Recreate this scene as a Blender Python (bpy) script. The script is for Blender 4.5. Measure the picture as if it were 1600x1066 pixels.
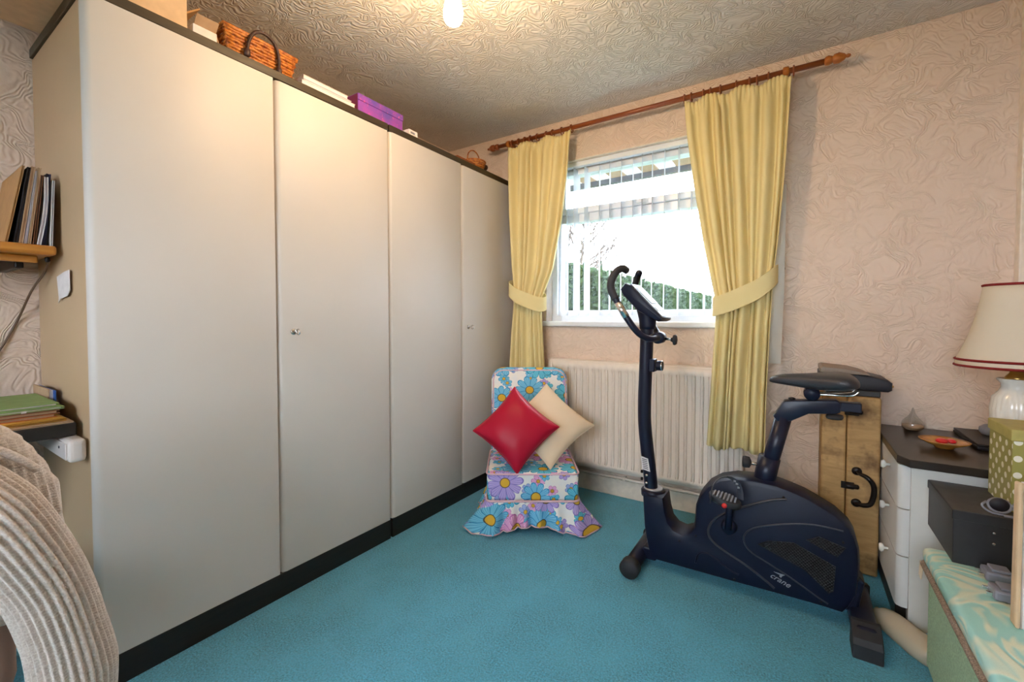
import bpy, bmesh, math, random
from mathutils import Vector, Matrix
random.seed(7)
S = bpy.context.scene
for o in list(bpy.data.objects): bpy.data.objects.remove(o)
COL = S.collection
PI = math.pi

# ------------------------------------------------------------------ camera, world, exposure
cam = bpy.data.cameras.new('camera'); camo = bpy.data.objects.new('camera', cam); COL.objects.link(camo)
camo.location = (0, 0, 1.10)
camo.rotation_euler = (math.radians(90 - 1.591), 0, math.radians(33.136))
cam.sensor_width = 36; cam.lens = 36 * 680.7 / 1600; cam.shift_y = -17.0 / 1600
cam.clip_start = 0.02; cam.clip_end = 200
S.camera = camo
W = bpy.data.worlds.new('sky'); S.world = W; W.use_nodes = True
bg = W.node_tree.nodes['Background']
bg.inputs['Color'].default_value = (0.84, 0.92, 1.0, 1); bg.inputs['Strength'].default_value = 8.0   # even overcast
S.view_settings.view_transform = 'Standard'; S.view_settings.look = 'None'
S.view_settings.gamma = 1; S.view_settings.use_curve_mapping = False
S.view_settings.exposure = 1.45
BULB_STRENGTH = 165.0

# ------------------------------------------------------------------ materials
def lin(c):
    if isinstance(c, str):
        c = [int(c[i:i+2], 16) / 255 for i in (1, 3, 5)]
        c = [v / 12.92 if v <= .04045 else ((v + .055) / 1.055) ** 2.4 for v in c]
    return (c[0], c[1], c[2], 1)
class NT:
    def __init__(s, name):
        s.m = bpy.data.materials.new(name); s.m.use_nodes = True
        s.t = s.m.node_tree; s.b = s.t.nodes['Principled BSDF']; s.out = s.t.nodes['Material Output']
    def n(s, typ, **kw):
        nd = s.t.nodes.new(typ)
        for k, v in kw.items(): setattr(nd, k, v)
        return nd
    def l(s, a, b): s.t.links.new(a, b)
    def math(s, op, a, b=None, c=None):
        nd = s.n('ShaderNodeMath', operation=op)
        for i, v in enumerate((a, b, c)):
            if v is None: continue
            if isinstance(v, (int, float)): nd.inputs[i].default_value = v
            else: s.l(v, nd.inputs[i])
        return nd.outputs[0]
    def mix(s, f, a, b):
        nd = s.n('ShaderNodeMix', data_type='RGBA')
        if isinstance(f, (int, float)): nd.inputs[0].default_value = f
        else: s.l(f, nd.inputs[0])
        for i, v in ((6, a), (7, b)):
            if isinstance(v, (tuple, list, str)): nd.inputs[i].default_value = lin(v)
            else: s.l(v, nd.inputs[i])
        return nd.outputs[2]
    def coord(s, kind='Object', scale=None):
        tc = s.n('ShaderNodeTexCoord').outputs[kind]
        if scale is None: return tc
        mp = s.n('ShaderNodeMapping'); s.l(tc, mp.inputs[0])
        mp.inputs['Scale'].default_value = scale if isinstance(scale, tuple) else (scale,) * 3
        return mp.outputs[0]
    def noise(s, co, scale, detail=2, rough=.5, dist=0):
        nd = s.n('ShaderNodeTexNoise'); s.l(co, nd.inputs['Vector'])
        nd.inputs['Scale'].default_value = scale; nd.inputs['Detail'].default_value = detail
        nd.inputs['Roughness'].default_value = rough; nd.inputs['Distortion'].default_value = dist
        return nd.outputs['Fac']
    def ramp(s, f, a, b):
        nd = s.n('ShaderNodeMapRange'); s.l(f, nd.inputs[0]); nd.inputs[1].default_value = a; nd.inputs[2].default_value = b
        return nd.outputs[0]
    def bump(s, h, strength, dist):
        nd = s.n('ShaderNodeBump'); s.l(h, nd.inputs['Height'])
        nd.inputs['Strength'].default_value = strength; nd.inputs['Distance'].default_value = dist
        s.l(nd.outputs[0], s.b.inputs['Normal'])
    def base(s, c):
        if isinstance(c, (tuple, list, str)): s.b.inputs['Base Color'].default_value = lin(c)
        else: s.l(c, s.b.inputs['Base Color'])
    def set(s, rough=.5, metal=0, spec=None, coat=None, sheen=None):
        s.b.inputs['Roughness'].default_value = rough; s.b.inputs['Metallic'].default_value = metal
        if spec is not None: s.b.inputs['Specular IOR Level'].default_value = spec
        if coat is not None: s.b.inputs['Coat Weight'].default_value = coat
        if sheen is not None: s.b.inputs['Sheen Weight'].default_value = sheen

def plain(name, c, rough=.5, metal=0, var=.08, nscale=30, bump=0, spec=None):
    m = NT(name); m.set(rough, metal, spec)
    c = lin(c)[:3]; d = tuple(v * (1 - var) for v in c); e = tuple(min(1, v * (1 + var)) for v in c)
    f = m.noise(m.coord(), nscale, 3)
    m.base(m.mix(m.ramp(f, .3, .7), d, e))
    if bump: m.bump(f, 1, bump)
    return m.m
def swirl(name, c, lines, scale, depth, strength=1.0):
    m = NT(name); m.set(.85, spec=.25)
    co = m.coord()
    n1 = m.noise(co, scale, 2, .45, .6)
    h = m.math('SINE', m.math('MULTIPLY', n1, lines))
    n2 = m.noise(co, scale * 9, 2)
    h = m.math('ADD', h, m.math('MULTIPLY', n2, .8))
    cc = lin(c)[:3]
    m.base(m.mix(m.noise(co, 1.5, 2), tuple(v * .97 for v in cc), tuple(min(1, v * 1.03) for v in cc)))
    m.bump(h, strength, depth)
    return m.m
def wood(name, a, b, scale=(3, 30, 3), rough=.4, dark=None):
    m = NT(name); m.set(rough)
    co = m.coord(scale=scale)
    f = m.noise(co, 1.5, 5, .6, .8)
    col = m.mix(m.ramp(f, .3, .7), a, b)
    if dark:
        g = m.noise(m.coord(), 7, 4, .6)
        col = m.mix(m.ramp(g, .50, .68), col, dark)
    m.base(col); m.bump(f, .3, .002)
    return m.m
def carpet():
    m = NT('teal_carpet_pile'); m.set(.95, spec=.1, sheen=.25)
    co = m.coord()
    f = m.noise(co, 170, 4, .75); g = m.noise(co, 6, 5, .65); k = m.noise(co, 60, 2)
    c = m.mix(m.ramp(f, .36, .64), (.03, .22, .34), (.155, .68, .92))
    c = m.mix(m.math('MULTIPLY', m.ramp(g, .35, .65), .5), c, (.13, .60, .82))
    m.base(c)
    m.bump(m.math('ADD', f, m.math('MULTIPLY', k, .8)), 1, .012)
    return m.m
def fabric(name, c, rough=.9, weave=900, trans=0):
    m = NT(name); m.set(rough, spec=.2)
    co = m.coord(); f = m.noise(co, weave, 2); g = m.noise(co, 8, 3)
    cc = lin(c)[:3]
    m.base(m.mix(g, tuple(v * .93 for v in cc), tuple(min(1, v * 1.06) for v in cc)))
    m.bump(f, .35, .001)
    if trans:
        tr = m.n('ShaderNodeBsdfTranslucent'); tr.inputs[0].default_value = lin(c)
        mx = m.n('ShaderNodeMixShader'); mx.inputs[0].default_value = trans
        m.l(m.b.outputs[0], mx.inputs[1]); m.l(tr.outputs[0], mx.inputs[2]); m.l(mx.outputs[0], m.out.inputs[0])
    return m.m
def clear(name, tint, gloss=.07, tr=None, diff=0):
    m = NT(name)
    t = m.n('ShaderNodeBsdfTransparent'); t.inputs[0].default_value = lin(tint)
    g = m.n('ShaderNodeBsdfGlossy'); g.inputs['Roughness'].default_value = .03
    mx = m.n('ShaderNodeMixShader'); mx.inputs[0].default_value = gloss
    m.l(t.outputs[0], mx.inputs[1]); m.l(g.outputs[0], mx.inputs[2])
    last = mx.outputs[0]
    if diff:
        d = m.n('ShaderNodeBsdfDiffuse'); d.inputs[0].default_value = lin(tr or tint)
        m2 = m.n('ShaderNodeMixShader'); m2.inputs[0].default_value = diff
        m.l(last, m2.inputs[1]); m.l(d.outputs[0], m2.inputs[2]); last = m2.outputs[0]
    m.l(last, m.out.inputs[0])
    return m.m
def emit(name, c, s):
    m = NT(name); m.b.inputs['Base Color'].default_value = lin(c)
    m.b.inputs['Emission Color'].default_value = lin(c); m.b.inputs['Emission Strength'].default_value = s
    return m.m
def flower_layer(m, uv, scale, R, n, rnd=.75):
    co = m.n('ShaderNodeVectorMath', operation='SCALE'); m.l(uv, co.inputs[0]); co.inputs['Scale'].default_value = scale
    v = m.n('ShaderNodeTexVoronoi', voronoi_dimensions='2D', feature='F1'); m.l(co.outputs[0], v.inputs['Vector'])
    v.inputs['Scale'].default_value = 1; v.inputs['Randomness'].default_value = rnd
    d = m.n('ShaderNodeVectorMath', operation='SUBTRACT'); m.l(co.outputs[0], d.inputs[0]); m.l(v.outputs['Position'], d.inputs[1])
    sp = m.n('ShaderNodeSeparateXYZ'); m.l(d.outputs[0], sp.inputs[0])
    sc = m.n('ShaderNodeSeparateColor'); m.l(v.outputs['Color'], sc.inputs[0])
    r = v.outputs['Distance']
    th = m.math('ADD', m.math('ARCTAN2', sp.outputs[1], sp.outputs[0]), m.math('MULTIPLY', sc.outputs[2], 6.28))
    lobe = m.math('POWER', m.math('ABSOLUTE', m.math('COSINE', m.math('MULTIPLY', th, n / 2))), .45)
    size = m.math('MULTIPLY', m.math('ADD', m.math('MULTIPLY', lobe, .45), .55), m.math('ADD', R, m.math('MULTIPLY', sc.outputs[1], R * .35)))
    petal = m.math('LESS_THAN', r, size)
    vein = m.math('GREATER_THAN', m.math('SINE', m.math('MULTIPLY', th, n * 4)), .45)
    edge = m.math('GREATER_THAN', r, m.math('MULTIPLY', size, .93))
    split = m.math('LESS_THAN', lobe, .50)
    dark = m.math('MAXIMUM', m.math('MAXIMUM', m.math('MULTIPLY', vein, .55), edge), split)
    core = m.math('LESS_THAN', r, R * .30)
    ring = m.math('MULTIPLY', m.math('LESS_THAN', r, R * .36), .9)
    return petal, dark, core, ring, sc.outputs[0]
def floral():
    m = NT('floral_cotton'); m.set(.85, spec=.2)
    uv = m.coord('UV')
    def palette(f, cols):
        c = cols[0]
        for i, k in enumerate(cols[1:]):
            c = m.mix(m.math('GREATER_THAN', f, (i + 1) / len(cols)), c, k)
        return c
    pal_l = ['#7cc4e2', '#b9a6dc', '#e6b0d4', '#6cc4dc', '#a3b6e0', '#74c0dc']
    pal_d = ['#3a8cc0', '#7f72bc', '#b86aac', '#2b8cb0', '#6276b6', '#3484b4']
    col = m.mix(m.noise(uv, 20, 2), '#dde3ea', '#f3ead9')
    for sc_, R, n, rnd in ((14, .40, 6, .9), (5.8, .43, 10, .6)):
        p, d, c, g, rv = flower_layer(m, uv, sc_, R, n, rnd)
        fl = m.mix(d, palette(rv, pal_l), palette(rv, pal_d))
        fl = m.mix(g, fl, '#54451f'); fl = m.mix(c, fl, '#d8ab3c')
        col = m.mix(p, col, fl)
    m.base(col); m.bump(m.noise(m.coord(), 500, 2), .3, .001)
    return m.m
def polka():
    m = NT('polka_dot_card'); m.set(.45)
    uv = m.n('ShaderNodeMapping'); m.l(m.coord('UV'), uv.inputs[0]); uv.inputs['Rotation'].default_value = (0, 0, PI / 4)
    v = m.n('ShaderNodeTexVoronoi', voronoi_dimensions='2D'); m.l(uv.outputs[0], v.inputs['Vector'])
    v.inputs['Scale'].default_value = 30; v.inputs['Randomness'].default_value = 0
    m.base(m.mix(m.math('LESS_THAN', v.outputs['Distance'], .27), '#9c9650', '#ece8d8'))
    return m.m
def damask():
    m = NT('damask_brocade'); m.set(.5, spec=.4)
    co = m.coord()
    n = m.noise(co, 6, 2, .5, 1.2)
    s = m.math('SINE', m.math('MULTIPLY', n, 34))
    f = m.ramp(s, -.6, .9)
    g = m.noise(co, 4, 1)
    m.base(m.mix(f, '#9fd4ce', m.mix(g, '#d3e4d8', '#dfdebf')))
    m.bump(m.math('ADD', s, m.noise(co, 700, 1)), .4, .002)
    return m.m
def knit():
    m = NT('ribbed_grey_wool'); m.set(.95, spec=.1, sheen=.4)
    co = m.coord()
    f = m.noise(co, 240, 3, .7); g = m.noise(co, 18, 3)
    m.base(m.mix(m.ramp(f, .3, .7), m.mix(g, '#a89a8d', '#beb0a4'), m.mix(g, '#d0c4b9', '#e0d5cb')))
    wv = m.n('ShaderNodeTexWave', bands_direction='Z'); m.l(co, wv.inputs[0]); wv.inputs['Scale'].default_value = 60; wv.inputs['Distortion'].default_value = 2
    m.bump(m.math('ADD', m.math('MULTIPLY', wv.outputs['Fac'], .3), f), .8, .002)
    return m.m
def iridescent():
    m = NT('purple_printed_card'); m.set(.3)
    co = m.coord(); f = m.noise(co, 14, 4); g = m.noise(co, 60, 3)
    c = m.mix(m.ramp(f, .35, .65), '#6b4fae', '#a450b4')
    m.base(m.mix(m.ramp(g, .62, .7), c, '#d2609c'))
    return m.m
def wicker(name, a, b):
    m = NT(name); m.set(.5)
    f = m.noise(m.coord(), 70, 3)
    m.base(m.mix(m.ramp(f, .35, .65), a, b)); m.bump(f, .5, .002)
    return m.m
def grille():
    m = NT('embossed_grille_plastic'); m.set(.6); m.base('#15161c')
    mp = m.n('ShaderNodeMapping'); m.l(m.coord(), mp.inputs[0]); mp.inputs['Rotation'].default_value = (0, PI / 4, 0); mp.inputs['Scale'].default_value = (1, 0, 1)
    v = m.n('ShaderNodeTexVoronoi', distance='CHEBYCHEV'); m.l(mp.outputs[0], v.inputs['Vector'])
    v.inputs['Scale'].default_value = 125; v.inputs['Randomness'].default_value = 0
    m.bump(v.outputs['Distance'], 1, .006)
    return m.m

M = dict(
    wallpaper=swirl('embossed_wallpaper', (.76, .60, .485), 110, 9.0, .0012, .8),
    ceiling=swirl('swirled_ceiling_plaster', (.70, .66, .61), 105, 9.5, .0017, .8),
    carpet=carpet(),
    skirting=plain('cream_gloss_paint', (.78, .68, .57), .35),
    upvc=plain('white_window_plastic', (.80, .83, .86), .3, var=.02),
    glass=clear('window_glass', (.97, .98, 1), .05),
    door=plain('cream_laminate', (.575, .54, .495), .5, var=.015, nscale=4),
    panel=plain('tan_laminate_side', (.55, .39, .23), .45, var=.03, nscale=4),
    blackwood=wood('black_stained_plinth', '#120d0b', '#231a17', (30, 3, 30), .35),
    brownedge=wood('dark_brown_edge', '#2a2318', '#453a28', (30, 4, 30), .4),
    steel=plain('nickel_metal', (.55, .53, .5), .25, 1, .05),
    brass=plain('aged_brass', (.55, .36, .12), .3, 1, .1),
    pole=wood('reddish_pine_pole', '#7a3a18', '#9a5224', (4, 40, 40), .3),
    finial=wood('pine_finial', '#9a5218', '#bd7428', (4, 40, 40), .3),
    curtain=fabric('pale_yellow_cotton', (.86, .72, .36), trans=.12),
    lining=fabric('white_lining', (.75, .70, .62), trans=.3),
    radiator=plain('cream_radiator_enamel', (.80, .70, .60), .35, var=.02),
    floral=floral(), piping=plain('pink_piping', '#d8b4be', .8),
    redsatin=fabric('crimson_satin', (.42, .008, .032), .38, 300),
    creamcloth=fabric('cream_cotton', (.74, .59, .42)),
    plastic=plain('black_moulded_plastic', (.004, .007, .024), .42, var=.1, spec=.3),
    paint=plain('black_powder_coat', (.006, .009, .026), .36, var=.08, spec=.35),
    rubber=plain('black_rubber', (.02, .021, .026), .65),
    greyplastic=plain('grey_plastic', (.22, .23, .28), .4),
    silver=plain('silver_print', (.42, .42, .45), .35, .3),
    darksilver=plain('dull_silver_line', (.045, .046, .058), .35, .2),
    grille=grille(), lcd=plain('pale_display', (.42, .55, .66), .15, var=.03),
    vinyl=plain('black_vinyl', (.028, .029, .036), .42, bump=.0008, nscale=300),
    chrome=plain('chrome', (.8, .8, .82), .12, 1, .02),
    red=plain('red_plastic', (.65, .02, .02), .3),
    trunk=wood('worn_brown_trunk', '#a07c4a', '#c29d68', (4, 4, 22), .6, '#5a3d20'),
    iron=plain('dark_iron', (.018, .015, .015), .4, .6),
    white=plain('white_gloss_board', (.74, .70, .64), .4, var=.015),
    whitedrawer=plain('white_drawer_front', (.74, .72, .69), .35, var=.015),
    blacktop=plain('black_laminate_top', (.022, .017, .015), .28),
    shade=fabric('cream_lampshade', (.84, .75, .61), trans=.3),
    trim=fabric('dark_red_trim', (.22, .02, .02)),
    china=plain('white_china', (.78, .74, .67), .15, var=.02),
    polka=polka(), polkalid=plain('olive_card_lid', '#b0a45e', .5),
    damask=damask(), loom=plain('green_woven_fibre', (.40, .55, .36), .8, var=.2, nscale=220, bump=.003),
    braid=plain('brown_braid', (.26, .19, .14), .9, var=.5, nscale=250, bump=.004),
    taupe=plain('taupe_sheen_leathercloth', (.24, .19, .15), .5),  # case lid strip: taupe, with the light it reflects put into the colour
    strap=plain('black_strap_grey_highlight', (.055, .06, .08), .45),  # dark pedal strap; its grey-blue highlight is put into the base colour
    blackcard=plain('black_card', (.02, .02, .023), .45, var=.15),
    greycard=plain('black_card_lighter_top', (.055, .05, .046), .5, var=.2),  # lighter, browner black for the top sheet of the file box lid
    bottle=clear('frosted_plastic', (.85, .78, .66), .14, (.80, .69, .52), .55),
    crystal=clear('clear_glass', (.93, .93, .92), .14, (.6, .55, .45), .04),
    amber=plain('glazed_amber_wood', (.56, .25, .05), .2, var=.2),
    knit=knit(), chairfab=fabric('brown_pink_upholstery', (.30, .18, .13)),
    shelfwood=wood('golden_pine_shelf', '#b3702a', '#c98a3c', (30, 3, 30), .35),
    deskblack=plain('black_desk_laminate', (.012, .010, .010), .4),
    kraft=plain('kraft_card', (.47, .26, .10), .7), kraftlight=plain('pale_kraft_card', (.66, .47, .29), .7),
    paper=plain('white_paper', (.72, .68, .66), .8), lilac=plain('lilac_paper', (.55, .50, .56), .8),
    tan=plain('tan_paper', (.50, .33, .20), .8), dark=plain('dark_folder', (.012, .012, .02), .5),
    navy=plain('navy_folder', (.02, .03, .11), .5), green=plain('green_card', (.28, .42, .15), .7),
    orange=plain('orange_card', (.50, .12, .02), .6), yellow=plain('yellow_card', (.66, .36, .05), .6),
    brown=plain('dark_brown_card', (.20, .07, .025), .6), blue=plain('blue_cover', (.03, .10, .35), .5),
    wick=wicker('honey_wicker', '#8a4214', '#cf8436'), wickd=wicker('dark_cane', '#241511', '#48302a'),
    purple=iridescent(), magenta=plain('magenta_card', (.22, .03, .10), .5),
    socket=plain('white_socket_plastic', (.76, .70, .66), .35, var=.02),
    cable=plain('brown_cable', (.12, .07, .04), .5),
    slat=None, filament=emit('lit_bulb', (1.0, .68, .39), BULB_STRENGTH),
    hedge=plain('hedge_leaves', (.020, .034, .014), .9, var=.35, nscale=40, spec=.05),
    grass=plain('lawn', (.03, .06, .015), .9, var=.4, nscale=12),
    bark=plain('bare_twigs', (.06, .045, .035), .9), conifer=plain('conifer_needles', (.012, .028, .016), .9, var=.5),
    soffit=plain('beige_soffit_board', (.38, .27, .19), .6, var=.12), fascia=plain('grey_fascia', (.09, .10, .12), .5),
    brick=plain('outside_render', (.3, .25, .2), .9),
)
_m = NT('translucent_blind_fabric'); _m.set(.8); _m.base((.62, .66, .72))
_t = _m.n('ShaderNodeBsdfTranslucent'); _t.inputs[0].default_value = (.6, .66, .74, 1)
_x = _m.n('ShaderNodeMixShader'); _x.inputs[0].default_value = .3
_m.l(_m.b.outputs[0], _x.inputs[1]); _m.l(_t.outputs[0], _x.inputs[2])
_tt = _m.n('ShaderNodeBsdfTransparent'); _y = _m.n('ShaderNodeMixShader'); _y.inputs[0].default_value = .25
_m.l(_x.outputs[0], _y.inputs[1]); _m.l(_tt.outputs[0], _y.inputs[2]); _m.l(_y.outputs[0], _m.out.inputs[0])
M['slat'] = _m.m

# ------------------------------------------------------------------ geometry helpers
def wloc(p):
    v = Vector((0, 0, 0))
    while p is not None: v += p.location; p = p.parent
    return v
def link(name, me, mat, parent=None, local=False, smooth=False, origin=None):
    """one mesh object; verts are in world coordinates (or the parent's own frame when local)"""
    if isinstance(me, bmesh.types.BMesh):
        b = me; me = bpy.data.meshes.new(name); b.to_mesh(me); b.free()
    o = bpy.data.objects.new(name, me); COL.objects.link(o)
    if mat: me.materials.append(M[mat] if isinstance(mat, str) else mat)
    if parent is not None:
        o.parent = parent
        if not local: me.transform(Matrix.Translation(-wloc(parent)))
    elif not local:
        if origin is None:
            c = [v.co for v in me.vertices]
            origin = ((min(v.x for v in c) + max(v.x for v in c)) / 2, (min(v.y for v in c) + max(v.y for v in c)) / 2, min(v.z for v in c))
        me.transform(Matrix.Translation(-Vector(origin))); o.location = origin
    if smooth:
        for p in me.polygons: p.use_smooth = True
    return o
def tag(o, label=None, cat=None, group=None, kind=None):
    if label: o['label'] = label
    if cat: o['category'] = cat
    if group: o['group'] = group
    if kind: o['kind'] = kind
    return o
def thing(name, label, cat, loc, rz=0, group=None):
    o = bpy.data.objects.new(name, None); COL.objects.link(o); o.location = loc; o.rotation_euler = (0, 0, rz)
    o.empty_display_size = .05
    return tag(o, label, cat, group)
def bx(x0, x1, y0, y1, z0, z1, bev=0, seg=2, bm=None):
    b = bmesh.new()
    vs = [b.verts.new((x, y, z)) for x in (min(x0, x1), max(x0, x1)) for y in (min(y0, y1), max(y0, y1)) for z in (min(z0, z1), max(z0, z1))]
    for f in ((0, 1, 3, 2), (4, 6, 7, 5), (0, 4, 5, 1), (2, 3, 7, 6), (0, 2, 6, 4), (1, 5, 7, 3)): b.faces.new([vs[i] for i in f])
    if bev: bmesh.ops.bevel(b, geom=list(b.edges), offset=bev, segments=seg, affect='EDGES', profile=.5)
    b.normal_update()
    if bm is not None:
        t = bpy.data.meshes.new('t'); b.to_mesh(t); bm.from_mesh(t); bpy.data.meshes.remove(t); b.free(); return bm
    return b
def box(name, x0, x1, y0, y1, z0, z1, mat, parent=None, bev=.002, seg=2, local=False, smooth=False):
    return link(name, bx(x0, x1, y0, y1, z0, z1, bev, seg), mat, parent, local, smooth)
def rings_bm(rings, cap=True, close=False, bm=None):
    b = bm or bmesh.new(); R = []
    for r in rings: R.append([b.verts.new(p) for p in r])
    n = len(R[0]); m = len(R)
    for i in range(m if close else m - 1):
        A, B = R[i], R[(i + 1) % m]
        for j in range(n):
            k = (j + 1) % n
            b.faces.new((A[j], A[k], B[k], B[j]))
    if cap and not close:
        b.faces.new(list(reversed(R[0]))); b.faces.new(R[-1])
    return b
def fix(b): bmesh.ops.recalc_face_normals(b, faces=b.faces); return b
def catmull(pts, k=6):
    P = [Vector(p) for p in pts]; out = []
    for i in range(len(P) - 1):
        p0 = P[max(i - 1, 0)]; p1 = P[i]; p2 = P[i + 1]; p3 = P[min(i + 2, len(P) - 1)]
        for j in range(k):
            t = j / k
            out.append(.5 * ((2 * p1) + (p2 - p0) * t + (2 * p0 - 5 * p1 + 4 * p2 - p3) * t * t + (3 * p1 - p0 - 3 * p2 + p3) * t ** 3))
    out.append(P[-1]); return out
def tube_bm(pts, r, seg=10, close=False, flat=1.0, up=None, bm=None, ribs=None):
    P = [Vector(p) for p in pts]; n = len(P); rings = []; N = None
    for i in range(n):
        if close: T = (P[(i + 1) % n] - P[i - 1])
        else: T = P[min(i + 1, n - 1)] - P[max(i - 1, 0)]
        T.normalize()
        if N is None:
            N = Vector(up) if up else (Vector((0, 0, 1)) if abs(T.z) < .9 else Vector((1, 0, 0)))
        N = N - T * N.dot(T); N.normalize(); B = T.cross(N)
        rr = r[i] if isinstance(r, (list, tuple)) else r
        ring = []
        for j in range(seg):
            a = 2 * PI * j / seg
            q = rr * (1 + (ribs[1] * math.cos(ribs[0] * a) if ribs else 0))
            ring.append(P[i] + N * (math.cos(a) * q) + B * (math.sin(a) * q * flat))
        rings.append(ring)
    return fix(rings_bm(rings, True, close, bm)) if bm is None else rings_bm(rings, True, close, bm)
def tube(name, pts, r, mat, parent=None, seg=10, close=False, smoothpath=0, flat=1.0, up=None, local=False, ribs=None):
    if smoothpath:
        n0 = len(pts); pts2 = catmull(pts, smoothpath)
        if isinstance(r, (list, tuple)):
            r = [r[min(int(i / smoothpath), n0 - 1)] + (r[min(int(i / smoothpath) + 1, n0 - 1)] - r[min(int(i / smoothpath), n0 - 1)]) * ((i % smoothpath) / smoothpath) for i in range(len(pts2))]
        pts = pts2
    return link(name, tube_bm(pts, r, seg, close, flat, up, None, ribs), mat, parent, local, True)
def lathe_bm(prof, c=(0, 0, 0), axis='Z', seg=28, ribs=None, cap=True):
    rings = []
    for r, h in prof:
        ring = []
        for j in range(seg):
            a = 2 * PI * j / seg; q = max(r, .0002) * (1 + (ribs[1] * math.cos(ribs[0] * a) if ribs and r > ribs[2] else 0))
            u, v = q * math.cos(a), q * math.sin(a)
            p = {'Z': (u, v, h), 'X': (h, u, v), 'Y': (u, h, v)}[axis]
            ring.append((p[0] + c[0], p[1] + c[1], p[2] + c[2]))
        rings.append(ring)
    return fix(rings_bm(rings, cap))
def lathe(name, prof, c, mat, parent=None, axis='Z', seg=28, ribs=None, local=False, cap=True):
    return link(name, lathe_bm(prof, c, axis, seg, ribs, cap), mat, parent, local, True)
def offset_poly(P, d):
    n = len(P); A = sum(P[i][0] * P[(i + 1) % n][1] - P[(i + 1) % n][0] * P[i][1] for i in range(n)); s = 1 if A > 0 else -1
    out = []
    for i in range(n):
        a, b, c = Vector(P[i - 1]), Vector(P[i]), Vector(P[(i + 1) % n])
        e1 = (b - a).normalized(); e2 = (c - b).normalized()
        n1 = Vector((-e1.y, e1.x)) * s; n2 = Vector((-e2.y, e2.x)) * s
        m = n1 + n2
        if m.length < 1e-6: m = n1
        m.normalize(); k = min(1 / max(m.dot(n1), .5), 1.6)
        q = b + m * d * k; out.append((q.x, q.y))
    return out
def prism_bm(poly, plane, a0, a1, bev=0):
    """polygon in 'XZ','YZ' or 'XY' swept along the third axis from a0 to a1, edges rounded by bev"""
    def P(p, t): return {'XZ': (p[0], t, p[1]), 'YZ': (t, p[0], p[1]), 'XY': (p[0], p[1], t)}[plane]
    if bev:
        lay = [(bev, a0), (bev * .3, a0 + bev * .3), (0, a0 + bev), (0, a1 - bev), (bev * .3, a1 - bev * .3), (bev, a1)]
    else: lay = [(0, a0), (0, a1)]
    rings = [[P(p, t) for p in (offset_poly(poly, d) if d else poly)] for d, t in lay]
    return fix(rings_bm(rings))
def prism(name, poly, plane, a0, a1, mat, parent=None, bev=0, local=False, smooth=False):
    return link(name, prism_bm(poly, plane, a0, a1, bev), mat, parent, local, smooth)
def autosmooth(o, ang=40):
    for p in o.data.polygons: p.use_smooth = True
    m = o.modifiers.new('es', 'EDGE_SPLIT'); m.split_angle = math.radians(ang); return o
def uv_box(o, k=1.0):
    me = o.data; uv = me.uv_layers.new(name='UVMap')
    for p in me.polygons:
        n = p.normal
        for li in p.loop_indices:
            v = me.vertices[me.loops[li].vertex_index].co
            if abs(n.x) > .75: q = (v.y + .37, v.z)
            else: q = (v.x, v.z + v.y)
            uv.data[li].uv = (q[0] * k, q[1] * k)
def text_bm(txt, size, depth, shear=0):
    cu = bpy.data.curves.new('t', 'FONT'); cu.body = txt; cu.size = size; cu.extrude = depth; cu.shear = shear; cu.align_x = 'CENTER'; cu.align_y = 'CENTER'
    ob = bpy.data.objects.new('t', cu); COL.objects.link(ob)
    dg = bpy.context.evaluated_depsgraph_get(); me = bpy.data.meshes.new_from_object(ob.evaluated_get(dg))
    bpy.data.objects.remove(ob); bpy.data.curves.remove(cu); return me

# ------------------------------------------------------------------ the room
XL, XR, YB, YW, ZC = -2.28, 1.05, -1.7, 2.60, 2.39
OX0, OX1, OZ0, OZ1 = -1.42, -.18, 1.075, 2.12
def struct(o, label=None): o['kind'] = 'structure'; return o
struct(box('floor', XL - .1, XR + .1, YB - .1, YW + .15, -.1, 0, 'carpet', bev=0))
struct(box('ceiling', XL - .1, XR + .1, YB - .1, YW + .15, ZC, ZC + .1, 'ceiling', bev=0))
struct(box('wall_left', XL - .1, XL, YB - .1, YW + .15, 0, ZC, 'wallpaper', bev=0))
struct(box('wall_right', XR, XR + .1, YB - .1, YW + .15, 0, ZC, 'wallpaper', bev=0))
WX0, WX1, WZ0, WZ1 = -1.15, .35, 1.0, 2.05  # opening in the back wall for the added fill window
b = bmesh.new()
for q in ((XL, WX0, 0, ZC), (WX1, XR, 0, ZC), (WX0, WX1, 0, WZ0), (WX0, WX1, WZ1, ZC)): bx(q[0], q[1], YB - .12, YB, q[2], q[3], bm=b)
struct(link('wall_back', b, 'wallpaper'))
w2 = thing('added_fill_window', None, None, (-.4, YB - .06, WZ0)); w2['kind'] = 'structure'  # added window, unseen behind the camera, lets in fill light for the room
for a in ((WX0, WX0 + .06, WZ0, WZ1), (WX1 - .06, WX1, WZ0, WZ1), (WX0 + .06, WX1 - .06, WZ0, WZ0 + .06), (WX0 + .06, WX1 - .06, WZ1 - .06, WZ1), (-.43, -.37, WZ0 + .06, WZ1 - .06)):
    box('added_window_rail', a[0], a[1], YB - .10, YB - .04, a[2], a[3], 'upvc', w2, .005)
for a in ((WX0 + .06, -.43), (-.37, WX1 - .06)): box('window_pane', a[0], a[1], YB - .073, YB - .067, WZ0 + .06, WZ1 - .06, 'glass', w2, 0)
b = bmesh.new()
for q in ((XL, OX0, 0, ZC), (OX1, XR, 0, ZC), (OX0, OX1, 0, OZ0), (OX0, OX1, OZ1, ZC)): bx(q[0], q[1], YW, YW + .15, q[2], q[3], bm=b)
struct(link('wall_window', b, 'wallpaper'))
struct(box('baseboard_window', -1.66, XR, YW - .018, YW, 0, .105, 'skirting', bev=.004))
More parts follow.
